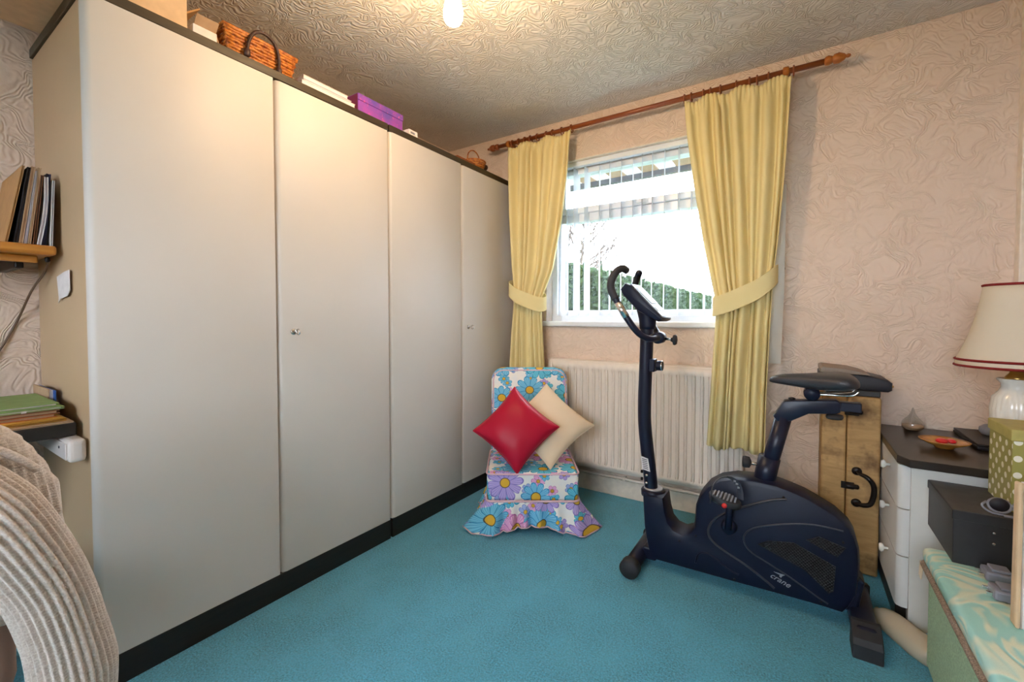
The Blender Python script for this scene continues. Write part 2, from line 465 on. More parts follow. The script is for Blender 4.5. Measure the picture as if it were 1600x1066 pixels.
struct(box('baseboard_right', XR - .018, XR, YB, YW - .02, 0, .105, 'skirting', bev=.004))
t = struct(box('trim_1', .735, .80, YW - .05, YW, 0, ZC, 'skirting', bev=.004))
struct(box('trim_2', .755, .762, YW - .054, YW - .048, 0, ZC, 'skirting', bev=.002))

# window: frame rails, panes, handle, sill
w = thing('window_1', None, None, (-.8, 2.7, OZ0)); w['kind'] = 'structure'
FY0, FY1 = 2.68, 2.745
def rail(n, x0, x1, z0, z1, y0=FY0, y1=FY1): return box(n, x0, x1, y0, y1, z0, z1, 'upvc', w, .005)
rail('window_jamb', OX0, -1.345, OZ0, OZ1); rail('window_jamb', -.25, OX1, OZ0, OZ1)
rail('window_head', -1.345, -.25, 2.075, OZ1); rail('window_bottom_rail', -1.345, -.25, OZ0, 1.15)
rail('window_transom', -1.345, -.25, 1.735, 1.79)
s = rail('top_sash', -1.345, -.25, 1.79, 1.83, 2.665, 2.74)
for a in ((-1.345, -1.31, 1.83, 2.075), (-.285, -.25, 1.83, 2.075), (-1.31, -.285, 2.045, 2.075)): box('sash_rail', a[0], a[1], 2.665, 2.74, a[2], a[3], 'upvc', s, .004)
hb = box('window_handle', -.83, -.76, 2.655, 2.667, 1.80, 1.822, 'upvc', s, .004); hb['label'] = 'small white casement handle'
box('window_pane', -1.345, -.25, 2.705, 2.711, 1.15, 1.735, 'glass', w, 0)
box('window_pane', -1.31, -.285, 2.702, 2.708, 1.83, 2.045, 'glass', w, 0)
box('window_sill', OX0 - .02, OX1 + .02, 2.575, FY0, OZ0 - .03, OZ0 + .004, 'upvc', w, .008, 3)
for x0, x1, z0, z1 in ((OX0 - .004, OX0 + .004, OZ0, OZ1), (OX1 - .004, OX1 + .004, OZ0, OZ1), (OX0, OX1, OZ1 - .004, OZ1 + .004)):
    box('window_reveal', x0, x1, 2.597, FY0, z0, z1, 'skirting', w, .001)

# ------------------------------------------------------------------ outside
lawn = struct(box('ground_outside', -14, 12, -20, 45, -.35, -.25, 'grass', bev=0))
def hedge(name, x0, x1, y0, y1, z0, z1, mat, label, cat):
    t = thing(name, label, cat, ((x0 + x1) / 2, y0, z0))
    core = box('hedge_core', x0 + .1, x1 - .1, y0 + .1, y1 - .1, z0, z1 - .08, mat, t, 0)
    vs, fs = [], []; rnd = random.Random(3)
    for i in range(40000):
        y = y0 + (y1 - y0) * rnd.random() ** 1.6; f = rnd.random()
        if f < .62: p = Vector((x1 - .1 + rnd.random() * .12, y, z0 + (z1 - z0) * rnd.random()))
        elif f < .9: p = Vector((x0 + (x1 - x0) * rnd.random(), y, z1 - .1 + rnd.random() * .16))
        else: p = Vector((x0 + (x1 - x0) * rnd.random(), y0 + rnd.random() * .12, z0 + (z1 - z0) * rnd.random()))
        s_ = .03 + .03 * rnd.random() + .004 * (y - y0)
        a = Vector((rnd.uniform(-1, 1), rnd.uniform(-1, 1), rnd.uniform(-1, 1))).normalized() * s_
        c = a.orthogonal().normalized() * s_ * .6
        k = len(vs); vs += [p - a, p + c, p + a, p - c]; fs.append((k, k + 1, k + 2, k + 3))
    me = bpy.data.meshes.new('hedge_foliage'); me.from_pydata(vs, [], fs)
    o = link('hedge_foliage', me, mat, t); o['kind'] = 'stuff'
hedge('garden_hedge', -3.9, -2.95, 4.2, 30, -.3, 1.93, 'hedge', 'long clipped green hedge in the garden beyond the window', 'hedge')
def tree(name, x, y, h, label):
    t = thing(name, label, 'tree', (x, y, -.3)); rnd = random.Random(11); b = bmesh.new()
    def grow(p, d, L, r, lev):
        q = p + d * L; m_ = (p + q) / 2 + Vector((rnd.uniform(-1, 1), rnd.uniform(-1, 1), 0)) * L * .06
        tube_bm([p, m_, q], [r, r * .85, r * .7], 5, bm=b)
        if lev == 0: return
        for k in range(3 if lev > 1 else 4):
            nd = (d + Vector((rnd.uniform(-1, 1), rnd.uniform(-1, 1), rnd.uniform(-.15, .7))) * .75).normalized()
            grow(p + (q - p) * rnd.uniform(.55, 1), nd, L * rnd.uniform(.6, .8), r * .58, lev - 1)
    grow(Vector((x, y, -.3)), Vector((0, 0, 1)), h * .36, .11, 5)
    link('branches', fix(b), 'bark', t)
tree('bare_tree', -4.75, 9.3, 5.0, 'leafless tree with thin twigs rising behind the hedge')
t = thing('conifer_shrub', 'small dark conifer tip poking above the hedge', 'shrub', (-4.75, 11.9, -.25))
b = bmesh.new(); rnd = random.Random(5)
for i in range(260):
    z = rnd.random(); a = rnd.random() * 6.28; p = Vector((-4.75, 11.9, .2 + 2.6 * z)); L = .55 * (1.05 - z)
    q = p + Vector((math.cos(a) * L, math.sin(a) * L, .12)); tube_bm([p, q], [.03, .008], 4, bm=b)
link('needles', fix(b), 'conifer', t); tube('trunk', [(-4.75, 11.9, -.25), (-4.75, 11.9, 2.7)], [.06, .01], 'bark', t, 8)
e = thing('roof_eave', 'overhanging roof eave with boarded soffit above the window outside', 'eave', (-.8, 2.75, 2.13))
for i in range(24):
    x = -2.2 + i * .115; box('soffit_board', x + .003, x + .112, 2.755, 3.13, 2.135, 2.150, 'soffit' if i % 2 else 'upvc', e, .001)
box('fascia_board', -2.2, .56, 3.13, 3.15, 2.10, 2.30, 'fascia', e, .002)
box('gutter', -2.2, .56, 3.15, 3.24, 2.115, 2.18, 'fascia', e, .02)
box('white_strip', -2.2, .56, 2.92, 2.96, 2.122, 2.136, 'upvc', e, .002)  # white strip running across the soffit boards

# ------------------------------------------------------------------ wardrobes
FX = -1.679
def wardrobe(y0, ym, y1, label, keylabel):
    t = thing('wardrobe', label, 'wardrobe', (-1.98, (y0 + y1) / 2, 0))
    box('plinth', -2.26, FX, y0 + .002, y1, 0, .0935, 'blackwood', t, .002)
    box('carcass', -2.275, FX - .021, y0 + .004, y1, .094, 2.012, 'panel', t, .003)
    box('top_board', -2.275, FX + .002, y0 - .002, y1, 2.014, 2.045, 'brownedge', t, .002)
    prof = lambda a, bq, bl, br: [(FX - .02, a), (FX - bl, a), (FX - bl * .3, a + bl * .28), (FX, a + bl), (FX, bq - br), (FX - br * .3, bq - br * .28), (FX - br, bq), (FX - .02, bq)]
    d1 = autosmooth(prism('door', prof(y0, ym - .001, .019, .004), 'XY', .095, 2.013, 'door', t), 50)
    d2 = autosmooth(prism('door', prof(ym + .006, y1 - .001, .019, .004), 'XY', .095, 2.011, 'door', t), 50)
    ky = ym + .065
    lathe('escutcheon', [(.0, 0), (.012, 0), (.012, .003), (.009, .005), (0, .005)], (FX, ky, 1.045), 'steel', d2, 'X')
    tube('key', [(FX + .003, ky, 1.045), (FX + .02, ky, 1.045)] , .003, 'steel', d2)
    tube('key_bow', [(FX + .02 + .011 * math.cos(a) + .01, ky + .002, 1.045 + .011 * math.sin(a)) for a in [i * PI / 8 for i in range(16)]], .0026, 'steel', d2, 6, True)
    return t
wardrobe(.379, .913, 1.466, 'cream two-door wardrobe nearest the camera, beside the desk', 'key')
wardrobe(1.476, 2.020, 2.585, 'cream two-door wardrobe in the far corner beside the window curtain', 'key')

# things on top of the wardrobes
ZT = 2.0455
def card_box(name, label, x0, x1, y0, y1, z0, z1, mat, flapmat, flaps):
    t = thing(name, label, 'box', ((x0 + x1) / 2, (y0 + y1) / 2, z0)); th = .004
    box('box_side', x1 - th, x1, y0, y1, z0, z1, mat, t, .0008); box('box_side', x0, x0 + th, y0, y1, z0, z1, mat, t, .0008)
    box('box_end', x0 + th, x1 - th, y0, y0 + th, z0, z1, mat, t, .0008); box('box_end', x0 + th, x1 - th, y1 - th, y1, z0, z1, mat, t, .0008)
    box('box_base', x0 + th, x1 - th, y0 + th, y1 - th, z0, z0 + th, mat, t, .0008)
    for f in flaps: prism('flap', f[0], f[1], f[2], f[3], flapmat, t)
    return t
card_box('cardboard_box', 'open brown cardboard box at the camera end of the wardrobe top', -2.12, -1.735, .20, .655, ZT, 2.30, 'kraftlight', 'kraft',
         [([(-1.735, 2.30), (-1.66, 2.335), (-1.66, 2.339), (-1.739, 2.304)], 'XZ', .2, .655), ([(.655, 2.13), (.70, 2.17), (.698, 2.174), (.651, 2.134)], 'YZ', -2.1, -1.75)])
card_box('white_carton', 'small white carton with torn open flaps beside the wicker hamper', -1.88, -1.735, .672, .745, ZT, 2.105, 'paper', 'tan',
         [([(.745, 2.105), (.7555, 2.075), (.7575, 2.078), (.747, 2.109)], 'YZ', -1.87, -1.745), ([(-1.735, 2.105), (-1.71, 2.13), (-1.713, 2.132), (-1.739, 2.107)], 'XZ', .675, .742)])
def rect_loop(x0, x1, y0, y1, z, n=10, wob=0, ph=0):
    pts = []
    c = [(x0, y0), (x1, y0), (x1, y1), (x0, y1)]
    for i in range(4):
        a, d = c[i], c[(i + 1) % 4]
        for k in range(n):
            tt = k / n; o_ = wob * math.cos(PI * (i * n + k) + ph)
            nx, ny = (d[1] - a[1]), -(d[0] - a[0]); L = math.hypot(nx, ny)
            pts.append((a[0] + (d[0] - a[0]) * tt + nx / L * o_, a[1] + (d[1] - a[1]) * tt + ny / L * o_, z))
    return pts
t = thing('wicker_hamper', 'rectangular honey wicker hamper with dark handle on the wardrobe top', 'basket', (-1.87, .895, ZT))
for k in range(9):
    f = k / 8; ex = .022 * f
    tube('weave_row', rect_loop(-2.0, -1.735 + ex * .6, .785 - ex, 1.005 + ex, ZT + .008 + .088 * f, 8, .003, PI * (k % 2)), .0062, 'wick', t, 6, True)
b = bmesh.new()
for i in range(9):
    y = .785 + i * .0275; tube_bm([(-1.735, y, ZT), (-1.722, .895 + (y - .895) * 1.2, ZT + .102)], .0035, 5, bm=b)
for x in (-2.0, -1.94, -1.88, -1.82, -1.735):
    for y, yy in ((.785, .763), (1.005, 1.027)): tube_bm([(x, y, ZT), (x + .005, yy, ZT + .102)], .0045, 5, bm=b)
link('stakes', fix(b), 'wick', t, smooth=True)['kind'] = 'stuff'
tube('rim', rect_loop(-2.0, -1.720, .761, 1.029, ZT + .104, 8), .008, 'wick', t, 7, True)
hd = tube('handle', [(-1.712, .835, ZT + .035), (-1.708, .842, ZT + .085), (-1.708, .868, ZT + .125), (-1.708, .905, ZT + .132), (-1.708, .938, ZT + .11), (-1.71, .952, ZT + .07), (-1.712, .953, ZT + .02)], .0062, 'wickd', t, 8, smoothpath=4)
hd['label'] = 'dark wrapped cane handle'
for y, z in ((.835, ZT + .035), (.953, ZT + .02)): lathe('handle_wrap', [(.003, -.018), (.011, -.012), (.011, .01), (.004, .016)], (-1.712, y, z), 'wickd', t, 'Z', 10)
for i, (y0, y1, xo, zz, h, lab) in enumerate(((1.03, 1.285, 0, 0, .019, 'white paperback at the bottom of the stack by the purple box'), (1.045, 1.275, -.012, .0195, .014, 'lilac-grey booklet in the middle of the stack by the purple box'), (1.05, 1.262, -.02, .034, .019, 'white book on top of the stack by the purple box'))):
    t = thing('book', lab, 'book', (-1.78, (y0 + y1) / 2, ZT + zz), group='stacked books on the wardrobe top')
    box('cover', -1.88 + xo, -1.684 + xo, y0, y1, ZT + zz, ZT + zz + .002, 'lilac', t, .0005)
    box('pages', -1.88 + xo, -1.686 + xo, y0 + .002, y1 - .003, ZT + zz + .002, ZT + zz + h - .002, 'paper' if i != 1 else 'lilac', t, .0005)
    box('cover', -1.88 + xo, -1.684 + xo, y0, y1, ZT + zz + h - .002, ZT + zz + h, 'paper' if i != 1 else 'lilac', t, .0005)
tag(prism('cardboard_offcut', [(1.20, ZT), (1.32, ZT), (1.32, ZT + .10), (1.275, ZT + .135), (1.22, ZT + .12)], 'YZ', -1.93, -1.915, 'kraft', bev=.002), 'brown cardboard offcut standing behind the stacked books', 'cardboard')
t = thing('gift_box', 'shiny purple printed gift box on the wardrobe top', 'box', (-1.8, 1.465, ZT))
box('box_body', -1.90, -1.722, 1.33, 1.602, ZT, ZT + .072, 'purple', t, .002); box('lid', -1.903, -1.719, 1.327, 1.605, ZT + .072, ZT + .102, 'purple', t, .002)
box('end_panel', -1.898, -1.724, 1.3262, 1.3272, ZT + .003, ZT + .098, 'magenta', t, 0)
t = thing('pill_carton', 'tiny white printed carton beside the purple gift box', 'box', (-1.72, 1.645, ZT))
box('carton_body', -1.76, -1.685, 1.612, 1.672, ZT, ZT + .030, 'paper', t, .001)
box('printed_band', -1.6848, -1.6843, 1.622, 1.652, ZT + .010, ZT + .020, 'greyplastic', t, 0)
t = thing('wooden_tray', 'flat brown wooden tray beside the small wicker basket', 'tray', (-1.76, 2.09, ZT))
box('tray_base', -1.83, -1.69, 2.0, 2.17, ZT, ZT + .006, 'pole', t, .001)
for a in ((-1.70, -1.69, 2.0, 2.17), (-1.83, -1.82, 2.0, 2.17), (-1.82, -1.70, 2.0, 2.01), (-1.82, -1.70, 2.16, 2.17)): box('tray_rim', a[0], a[1], a[2], a[3], ZT + .006, ZT + .018, 'pole', t, .002)
t = thing('round_basket', 'small round wicker basket with hoop handle at the far wardrobe end', 'basket', (-1.765, 2.255, ZT))
cx, cy = -1.765, 2.255
for k in range(6): tube('weave_row', [(cx + (.052 + .004 * k) * math.cos(a), cy + (.052 + .004 * k) * math.sin(a), ZT + .006 + .011 * k) for a in [i * PI / 10 for i in range(20)]], .0058, 'wick', t, 6, True)
lathe('basket_base', [(0, .001), (.052, .001), (.052, .006), (0, .006)], (cx, cy, ZT), 'wick', t)
tube('handle', [(cx, cy - .07, ZT + .055), (cx, cy - .062, ZT + .10), (cx, cy - .03, ZT + .13), (cx, cy + .01, ZT + .135), (cx, cy + .045, ZT + .115), (cx, cy + .065, ZT + .06)], .004, 'wick', t, 7, smoothpath=4)
lathe('lining_knot', [(.004, -.02), (.02, -.01), (.02, .012), (.004, .02)], (cx + .03, cy + .07, ZT + .045), 'wickd', t, 'Y', 10)

# note and adaptor on the wardrobe side
tag(prism('paper_note', [(-1.985, 1.232), (-1.90, 1.243), (-1.845, 1.246), (-1.842, 1.185), (-1.87, 1.168), (-1.95, 1.16), (-1.975, 1.148), (-1.968, 1.165)], 'XZ', .3745, .376, 'paper'), 'torn white paper note pinned to the side of the near wardrobe', 'note')
t = thing('extension_socket', 'white extension socket block fixed to the side of the near wardrobe', 'socket', (-1.93, .36, .68))
box('socket_body', -2.16, -1.72, .337, .3775, .685, .752, 'socket', t, .012, 3)
box('cover_plate', -2.15, -1.73, .333, .338, .695, .742, 'socket', t, .002)
lathe('neon', [(0, -.002), (.004, -.002), (.004, 0), (0, 0)], (-1.79, .333, .725), 'dark', t, 'Y', 10)

# ------------------------------------------------------------------ shelf, desk and their papers
t = thing('wall_shelf', 'golden pine shelf on the left wall beside the wardrobe', 'shelf', (-2.1, 0, 1.28))
box('shelf_board', XL + .001, -1.925, -.9, .366, 1.294, 1.323, 'shelfwood', t, .008, 3)
box('under_rail', -2.01, -1.985, -.9, .335, 1.272, 1.294, 'shelfwood', t, .004); box('bracket', XL + .001, -2.02, -.6, -.575, 1.255, 1.293, 'iron', t, .004); box('bracket', XL + .001, -2.02, .29, .31, 1.255, 1.293, 'iron', t, .004)
lathe('hook', [(.002, -.012), (.006, -.008), (.006, .003), (.002, .006)], (-1.97, .352, 1.286), 'iron', t, 'Z', 8)
def standing(name, label, cat, y0, ytop, th, h, mat, edge, x1=-1.945, depth=.24, bow=0, z0=1.3235):
    t = thing(name, label, cat, (x1 - depth / 2, y0, z0), group='papers on the pine shelf')
    def slab(a, bq): 
        L = []
        for k in range(7):
            f = k / 6; L.append((y0 + (ytop - y0) * f + bow * math.sin(PI * f) + a, z0 + h * f))
        R = [(y + bq - a, z) for y, z in reversed(L)]
        return L + R
    prism('cover', slab(0, th * .25), 'YZ', x1 - depth, x1, mat, t); prism('pages', slab(th * .25, th * .8), 'YZ', x1 - depth + .004, x1 - .004, edge, t)
    prism('cover', slab(th * .8, th), 'YZ', x1 - depth, x1, mat, t)
standing('large_envelope', 'large kraft brown envelope facing out on the shelf', 'envelope', .262, .302, .006, .235, 'kraft', 'kraft', -1.95, .30)
standing('ring_folder', 'slim black folder next to the kraft envelope on the shelf', 'folder', .279, .312, .008, .232, 'dark', 'dark')
standing('document_wallet', 'tan document wallet right of the black folder on the shelf', 'folder', .289, .320, .009, .236, 'tan', 'tan')
standing('paper_bundle', 'thin lilac-white paper bundle between tan wallets on the shelf', 'papers', .300, .329, .005, .225, 'lilac', 'paper')
standing('document_wallet', 'pale tan wallet with cream edge in the middle of the shelf row', 'folder', .307, .334, .007, .236, 'tan', 'kraftlight')
standing('dark_notebook', 'dark brown notebook leaning behind the curved magazine', 'notebook', .318, .339, .006, .215, 'brown', 'dark')
standing('magazine', 'bowed white magazine slumping on the shelf', 'magazine', .326, .346, .009, .212, 'paper', 'lilac', bow=.006)
standing('ring_folder', 'navy blue folder second from the wardrobe on the shelf', 'folder', .339, .354, .010, .226, 'navy', 'navy', -1.96)
standing('leaflet', 'grey-white leaflet at the wardrobe end of the shelf', 'papers', .355, .364, .005, .205, 'paper', 'greyplastic')
tube_pts = [(-2.0, .362, 1.285), (-2.08, .362, 1.245), (-2.20, .352, 1.19), (-2.27, .330, 1.094), (-2.27, .286, .99), (-2.27, .20, .83), (-2.27, .1, .80)]
tag(tube('power_cable', tube_pts, .0035, 'cable', None, 8, smoothpath=5), 'thin brown cable hanging from the pine shelf down the wall', 'cable')
t = thing('desk', 'black desk against the left wall beside the wardrobe', 'desk', (-2.0, -.2, 0))
box('desktop', XL + .002, -1.775, -.95, .368, .755, .792, 'deskblack', t, .003)
for x, y in ((-2.25, -.92), (-1.81, -.92), (-2.25, .30), (-1.81, -.1)): box('leg', x - .018, x + .018, y - .018, y + .018, 0, .755, 'deskblack', t, .003)
box('back_rail', XL + .004, -2.255, -.9, .31, .5, .7, 'deskblack', t, .003)
z = .7925
for n, lab, cat, mat, h, x1, y1 in (('card_folder', 'tan card folder at the bottom of the desk pile', 'folder', 'tan', .005, -1.78, .362), ('card_folder', 'bright yellow folder low in the desk pile', 'folder', 'yellow', .006, -1.80, .352), ('card_folder', 'orange-yellow folder in the desk pile under the brown ones', 'folder', 'yellow', .005, -1.79, .345),
        ('card_folder', 'orange-red folder in the middle of the desk pile', 'folder', 'orange', .010, -1.815, .336), ('card_folder', 'dark brown folder under the green folders on the desk', 'folder', 'brown', .010, -1.81, .340), ('card_folder', 'lower green folder of the desk pile with white label tab', 'folder', 'green', .007, -1.82, .352), ('card_folder', 'top green folder lying open-edged on the desk pile', 'folder', 'green', .008, -1.84, .345)):
    t = thing(n, lab, cat, (x1 - .12, .2, z), group='folders piled on the desk')
    box('cover', x1 - .30, x1, -.02, y1, z, z + .0015, mat, t, .0004); box('sheets', x1 - .295, x1 - .006, -.015, y1 - .006, z + .0015, z + h - .0015, 'tan' if mat != 'green' else 'paper', t, .0004)
    box('cover', x1 - .30, x1 + .002, -.02, y1, z + h - .0015, z + h, mat, t, .0004)
    if 'label tab' in lab: box('label_tab', x1, x1 + .0015, .265, .275, z - .012, z + .006, 'paper', t, .0003)
    z += h + .0006
t = thing('hardback_book', 'blue hardback with tan cover leaning at the back of the desk', 'book', (-2.1, .345, .7925))
box('cover', -2.20, -2.0, .350, .354, .7925, .872, 'tan', t, .001); box('pages', -2.195, -2.004, .354, .362, .795, .868, 'paper', t, .0005); box('cover', -2.20, -1.99, .362, .367, .7925, .868, 'blue', t, .001)

# chair by the desk and the cardigan over it
t = thing('desk_chair', 'brown upholstered desk chair under the draped cardigan', 'chair', (-1.42, -.06, 0))
box('seat', -1.66, -1.24, -.29, .17, .44, .51, 'chairfab', t, .025, 3, smooth=True)
box('backrest', -1.275, -1.215, -.26, .165, .40, .86, 'chairfab', t, .025, 3, smooth=True)
for x in (-1.62, -1.26):
    for y in (-.25, .14): tube('leg', [(x, y, .44), (x + (.02 if x > -1.4 else -.02), y, .004)], [.018, .013], 'deskblack', t, 10)
t = thing('knitted_cardigan', 'chunky ribbed grey-beige cardigan draped over the desk chair', 'cardigan', (-1.24, 0, .55))
def interp(T, z):
    for i in range(len(T) - 1):
        a, c = T[i], T[i + 1]
        if a[0] <= z <= c[0]: return a[1] + (c[1] - a[1]) * (z - a[0]) / (c[0] - a[0])
    return T[0][1] if z < T[0][0] else T[-1][1]
edge = [(.56, .238), (.64, .236), (.717, .233), (.776, .227), (.833, .203), (.876, .179), (.905, .152), (.918, .11), (.925, .02)]
rings = []; N_ = 240
for k in range(46):
    z = .56 + (.924 - .56) * k / 45; ye = interp(edge, z); yc = -.06; a = ye - yc
    bb = .062 * min(1, ((.93 - z) / .05) ** .5); ring = []
    for j in range(N_):
        th = 2 * PI * j / N_; cs, sn = math.cos(th), math.sin(th)
        px = abs(cs) ** .8 * (1 if cs > 0 else -1); py = abs(sn) ** .6 * (1 if sn > 0 else -1)
        rb = 1 + .0 ; off = .0032 * math.cos(2 * PI * (a * px + .16 * (z - .56)) / .0115)
        ring.append((-1.245 + (bb + off) * py, yc + (a + off * .5) * px, z - .02 * math.sin(px * 3) ** 2))
    rings.append(ring)
link('body', fix(rings_bm(rings)), 'knit', t, smooth=True)
SL = [(-1.195, .05, .865), (-1.185, .085, .82), (-1.17, .128, .755), (-1.16, .164, .68), (-1.152, .194, .60), (-1.148, .214, .51), (-1.146, .225, .43), (-1.146, .226, .36)]
tube('sleeve', SL, [.040, .056, .064, .061, .057, .056, .060, .056], 'knit', t, 320, smoothpath=8, flat=1.05, up=(0, 1, .3), ribs=(32, .045))
tube('cuff', [(-1.146, .226, .364), (-1.146, .226, .325)], [.055, .054], 'knit', t, 320, flat=1.05, up=(0, 1, .3), ribs=(40, .05))
tube('shoulder_seam', [(-1.2, -.10, .905), (-1.19, .0, .908), (-1.185, .09, .893), (-1.187, .15, .860), (-1.19, .192, .815)], .007, 'knit', t, 10, smoothpath=5)

# ------------------------------------------------------------------ curtain pole, curtains, blind
RY, RZ = 2.50, 2.283
t = thing('curtain_pole', 'reddish wooden curtain pole with turned finials above the window', 'curtain pole', (-.81, 2.5, 2.26))
tube('pole', [(-1.74, RY, RZ), (.09, RY, RZ)], .0135, 'pole', t, 16)
for x, s_ in ((-1.74, -1), (.09, 1)):
    f = lathe('finial', [(.0135, 0), (.019, s_ * .004), (.021, s_ * .016), (.017, s_ * .028), (.014, s_ * .031), (.021, s_ * .036), (.023, s_ * .055), (.014, s_ * .074), (.006, s_ * .080), (.009, s_ * .087), (.006, s_ * .095), (0, s_ * .098)], (x, RY, RZ), 'finial' if s_ > 0 else 'pole', t, 'X', 20)
for x in (-1.66, -.06):
    k = tube('bracket', [(x, YW, RZ), (x, RY, RZ)], [.02, .017], 'pole', t, 12); lathe('bracket_cup', [(.017, -.013), (.0215, -.010), (.0225, 0), (.0215, .010), (.017, .013)], (x, RY, RZ), 'finial', k, 'X', 18)
for x in (-1.627, -1.576, -1.528, -1.486, -1.433, -1.366, -1.32, -1.256, -1.19, -.522, -.488, -.427, -.393, -.346, -.273, -.214, -.181, -.132, -.029):
    r = tube('ring', [(x, RY + .0215 * math.cos(a), RZ - .005 + .0215 * math.sin(a)) for a in [i * PI / 10 for i in range(20)]], .0042, 'pole', t, 7, True)
    tube('ring_eye', [(x, RY, RZ - .026), (x, RY - .002, RZ - .040)], .002, 'brass', r, 6)
def curtain(name, label, Lp, Rp, z0, z1, n, seed, yc=2.468):
    t = thing(name, label, 'curtain', ((Lp[0][1] + Rp[0][1]) / 2, yc, z0))
    rnd = random.Random(seed); ph = [rnd.uniform(-.5, .5) for _ in range(n + 2)]; am = [rnd.uniform(.6, 1.25) for _ in range(n + 2)]
    NU, NV = n * 16, 110; vs, fs = [], []
    for v in range(NV + 1):
        z = z1 + (z0 - z1) * v / NV
        xl, xr = interp(Lp, z), interp(Rp, z)
        head = max(0, 1 - (z1 - z) / .085)
        tie = math.exp(-((z - 1.23) / .16) ** 2)
        for u in range(NU + 1):
            f = u / NU; i = f * n; k = min(int(i), n - 1); w_ = i - k
            a = am[k] * (1 - w_) + am[k + 1] * w_; p = ph[k] * (1 - w_) + ph[k + 1] * w_
            fw = f + .018 * math.sin(2 * PI * (2.3 * f + p * .3) + 3.0 * (z - 1.2)) * (1 - head) * math.sin(PI * f)
            g_ = f + .035 * math.sin(2 * PI * 1.7 * f + seed) + .02 * math.sin(2 * PI * 3.1 * f + 2 * seed)
            c = math.sin(2 * PI * n * g_ + p * 1.6); c = c * (1.25 - .25 * c * c) * (1 if c > 0 else .75)
            y = yc - (.024 * a * (1 - .35 * tie)) * (1 - .75 * head) * c - .008 * math.sin(2 * PI * 3 * f + seed + z * 2) * (1 - head)
            y -= head * .006 * math.sin(2 * PI * n * 3.3 * f + 1.5 * math.sin(7 * f)) + .012 * tie * math.sin(PI * f)
            zz = z + (.012 * math.sin(2 * PI * (n / 2.5) * f + seed) * head) + (0.010 * math.sin(2 * PI * 1.5 * f + seed) if v == NV else 0)
            vs.append((xl + (xr - xl) * fw, y, zz))
    for v in range(NV):
        for u in range(NU):
            a = v * (NU + 1) + u; fs.append((a, a + 1, a + NU + 2, a + NU + 1))
    me = bpy.data.meshes.new('drape'); me.from_pydata(vs, [], fs)
    o = link('drape', me, 'curtain', t, smooth=True)
    so = o.modifiers.new('thickness', 'SOLIDIFY'); so.thickness = .003
    return t
def band(name, pts, h, mat, parent):
    P = catmull(pts, 8); n = len(P); vs, fs = [], []
    for i, p in enumerate(P):
        hh = h * (.55 + .45 * math.sin(PI * (.15 + .7 * i / (n - 1)))) / 2
        vs += [(p.x, p.y, p.z - hh), (p.x, p.y, p.z + hh)]
    for i in range(n - 1): fs.append((2 * i, 2 * i + 2, 2 * i + 3, 2 * i + 1))
    me = bpy.data.meshes.new(name); me.from_pydata(vs, [], fs); o = link(name, me, mat, parent)
    so = o.modifiers.new('thickness', 'SOLIDIFY'); so.thickness = .004; so.offset = 0; autosmooth(o, 40)
    e_ = [tuple(vs[2 * i]) for i in range(n)]; tube('hem', e_, .0035, mat, o, 6)
    return o
cl = curtain('curtain', 'pale yellow curtain left of the window, beside the wardrobe',
    [(.40, -1.63), (.782, -1.628), (1.0, -1.612), (1.26, -1.587), (1.432, -1.607), (1.778, -1.628), (2.25, -1.640)],
    [(.40, -1.35), (.798, -1.36), (1.005, -1.375), (1.212, -1.386), (1.413, -1.297), (1.728, -1.23), (2.037, -1.188), (2.25, -1.172)], .40, 2.246, 7, 3)
band('tieback', [(-1.66, 2.57, 1.33), (-1.632, 2.47, 1.31), (-1.60, 2.425, 1.285), (-1.53, 2.402, 1.245), (-1.44, 2.402, 1.21), (-1.375, 2.43, 1.188), (-1.352, 2.475, 1.20), (-1.40, 2.52, 1.24)], .095, 'curtain', cl)
cr = curtain('curtain', 'wide pale yellow curtain right of the window, above the exercise bike',
    [(.42, -.386), (.586, -.376), (.89, -.361), (1.157, -.346), (1.323, -.379), (1.526, -.418), (1.8, -.462), (2.058, -.497), (2.25, -.515)],
    [(.42, -.121), (.713, -.117), (1.028, -.108), (1.277, -.098), (1.461, -.080), (1.764, -.058), (2.002, -.046), (2.25, -.036)], .43, 2.246, 8, 9)
band('tieback', [(-.08, 2.575, 1.325), (-.082, 2.50, 1.318), (-.10, 2.44, 1.292), (-.16, 2.408, 1.24), (-.25, 2.402, 1.195), (-.33, 2.415, 1.165), (-.362, 2.455, 1.16), (-.345, 2.52, 1.20)], .10, 'curtain', cr)
prism('lining', [(-.135, .876), (-.062, .874), (-.052, 1.25), (-.05, 1.75), (-.075, 1.75), (-.12, 1.3)], 'XZ', 2.515, 2.519, 'lining', cr)
for x, lab in ((-.068, 'dark turned curtain tieback knob right of the right curtain'), ):
    lathe_o = lathe('tieback_knob', [(.010, 0), (.006, .01), (.006, .045), (.014, .05), (.017, .06), (.012, .07), (0, .073)], (0, 0, 0), 'wickd', None, 'Y', 16)
    lathe_o.data.transform(Matrix.Rotation(PI, 4, 'Z')); lathe_o.location = (x, YW, 1.33)
    tag(lathe_o, lab, 'knob')
t = thing('vertical_blind', 'white translucent vertical blind hanging inside the window', 'blind', (-.8, 2.645, 1.09))
box('headrail', -1.41, -.19, 2.625, 2.665, 2.085, 2.116, 'upvc', t, .004)
me0 = None
xs = [-1.352, -1.285, -1.218, -1.145, -1.059, -.991, -.917, -.844, -.789, -.728, -.657, -.578, -.508, -.437, -.37, -.30, -.235]
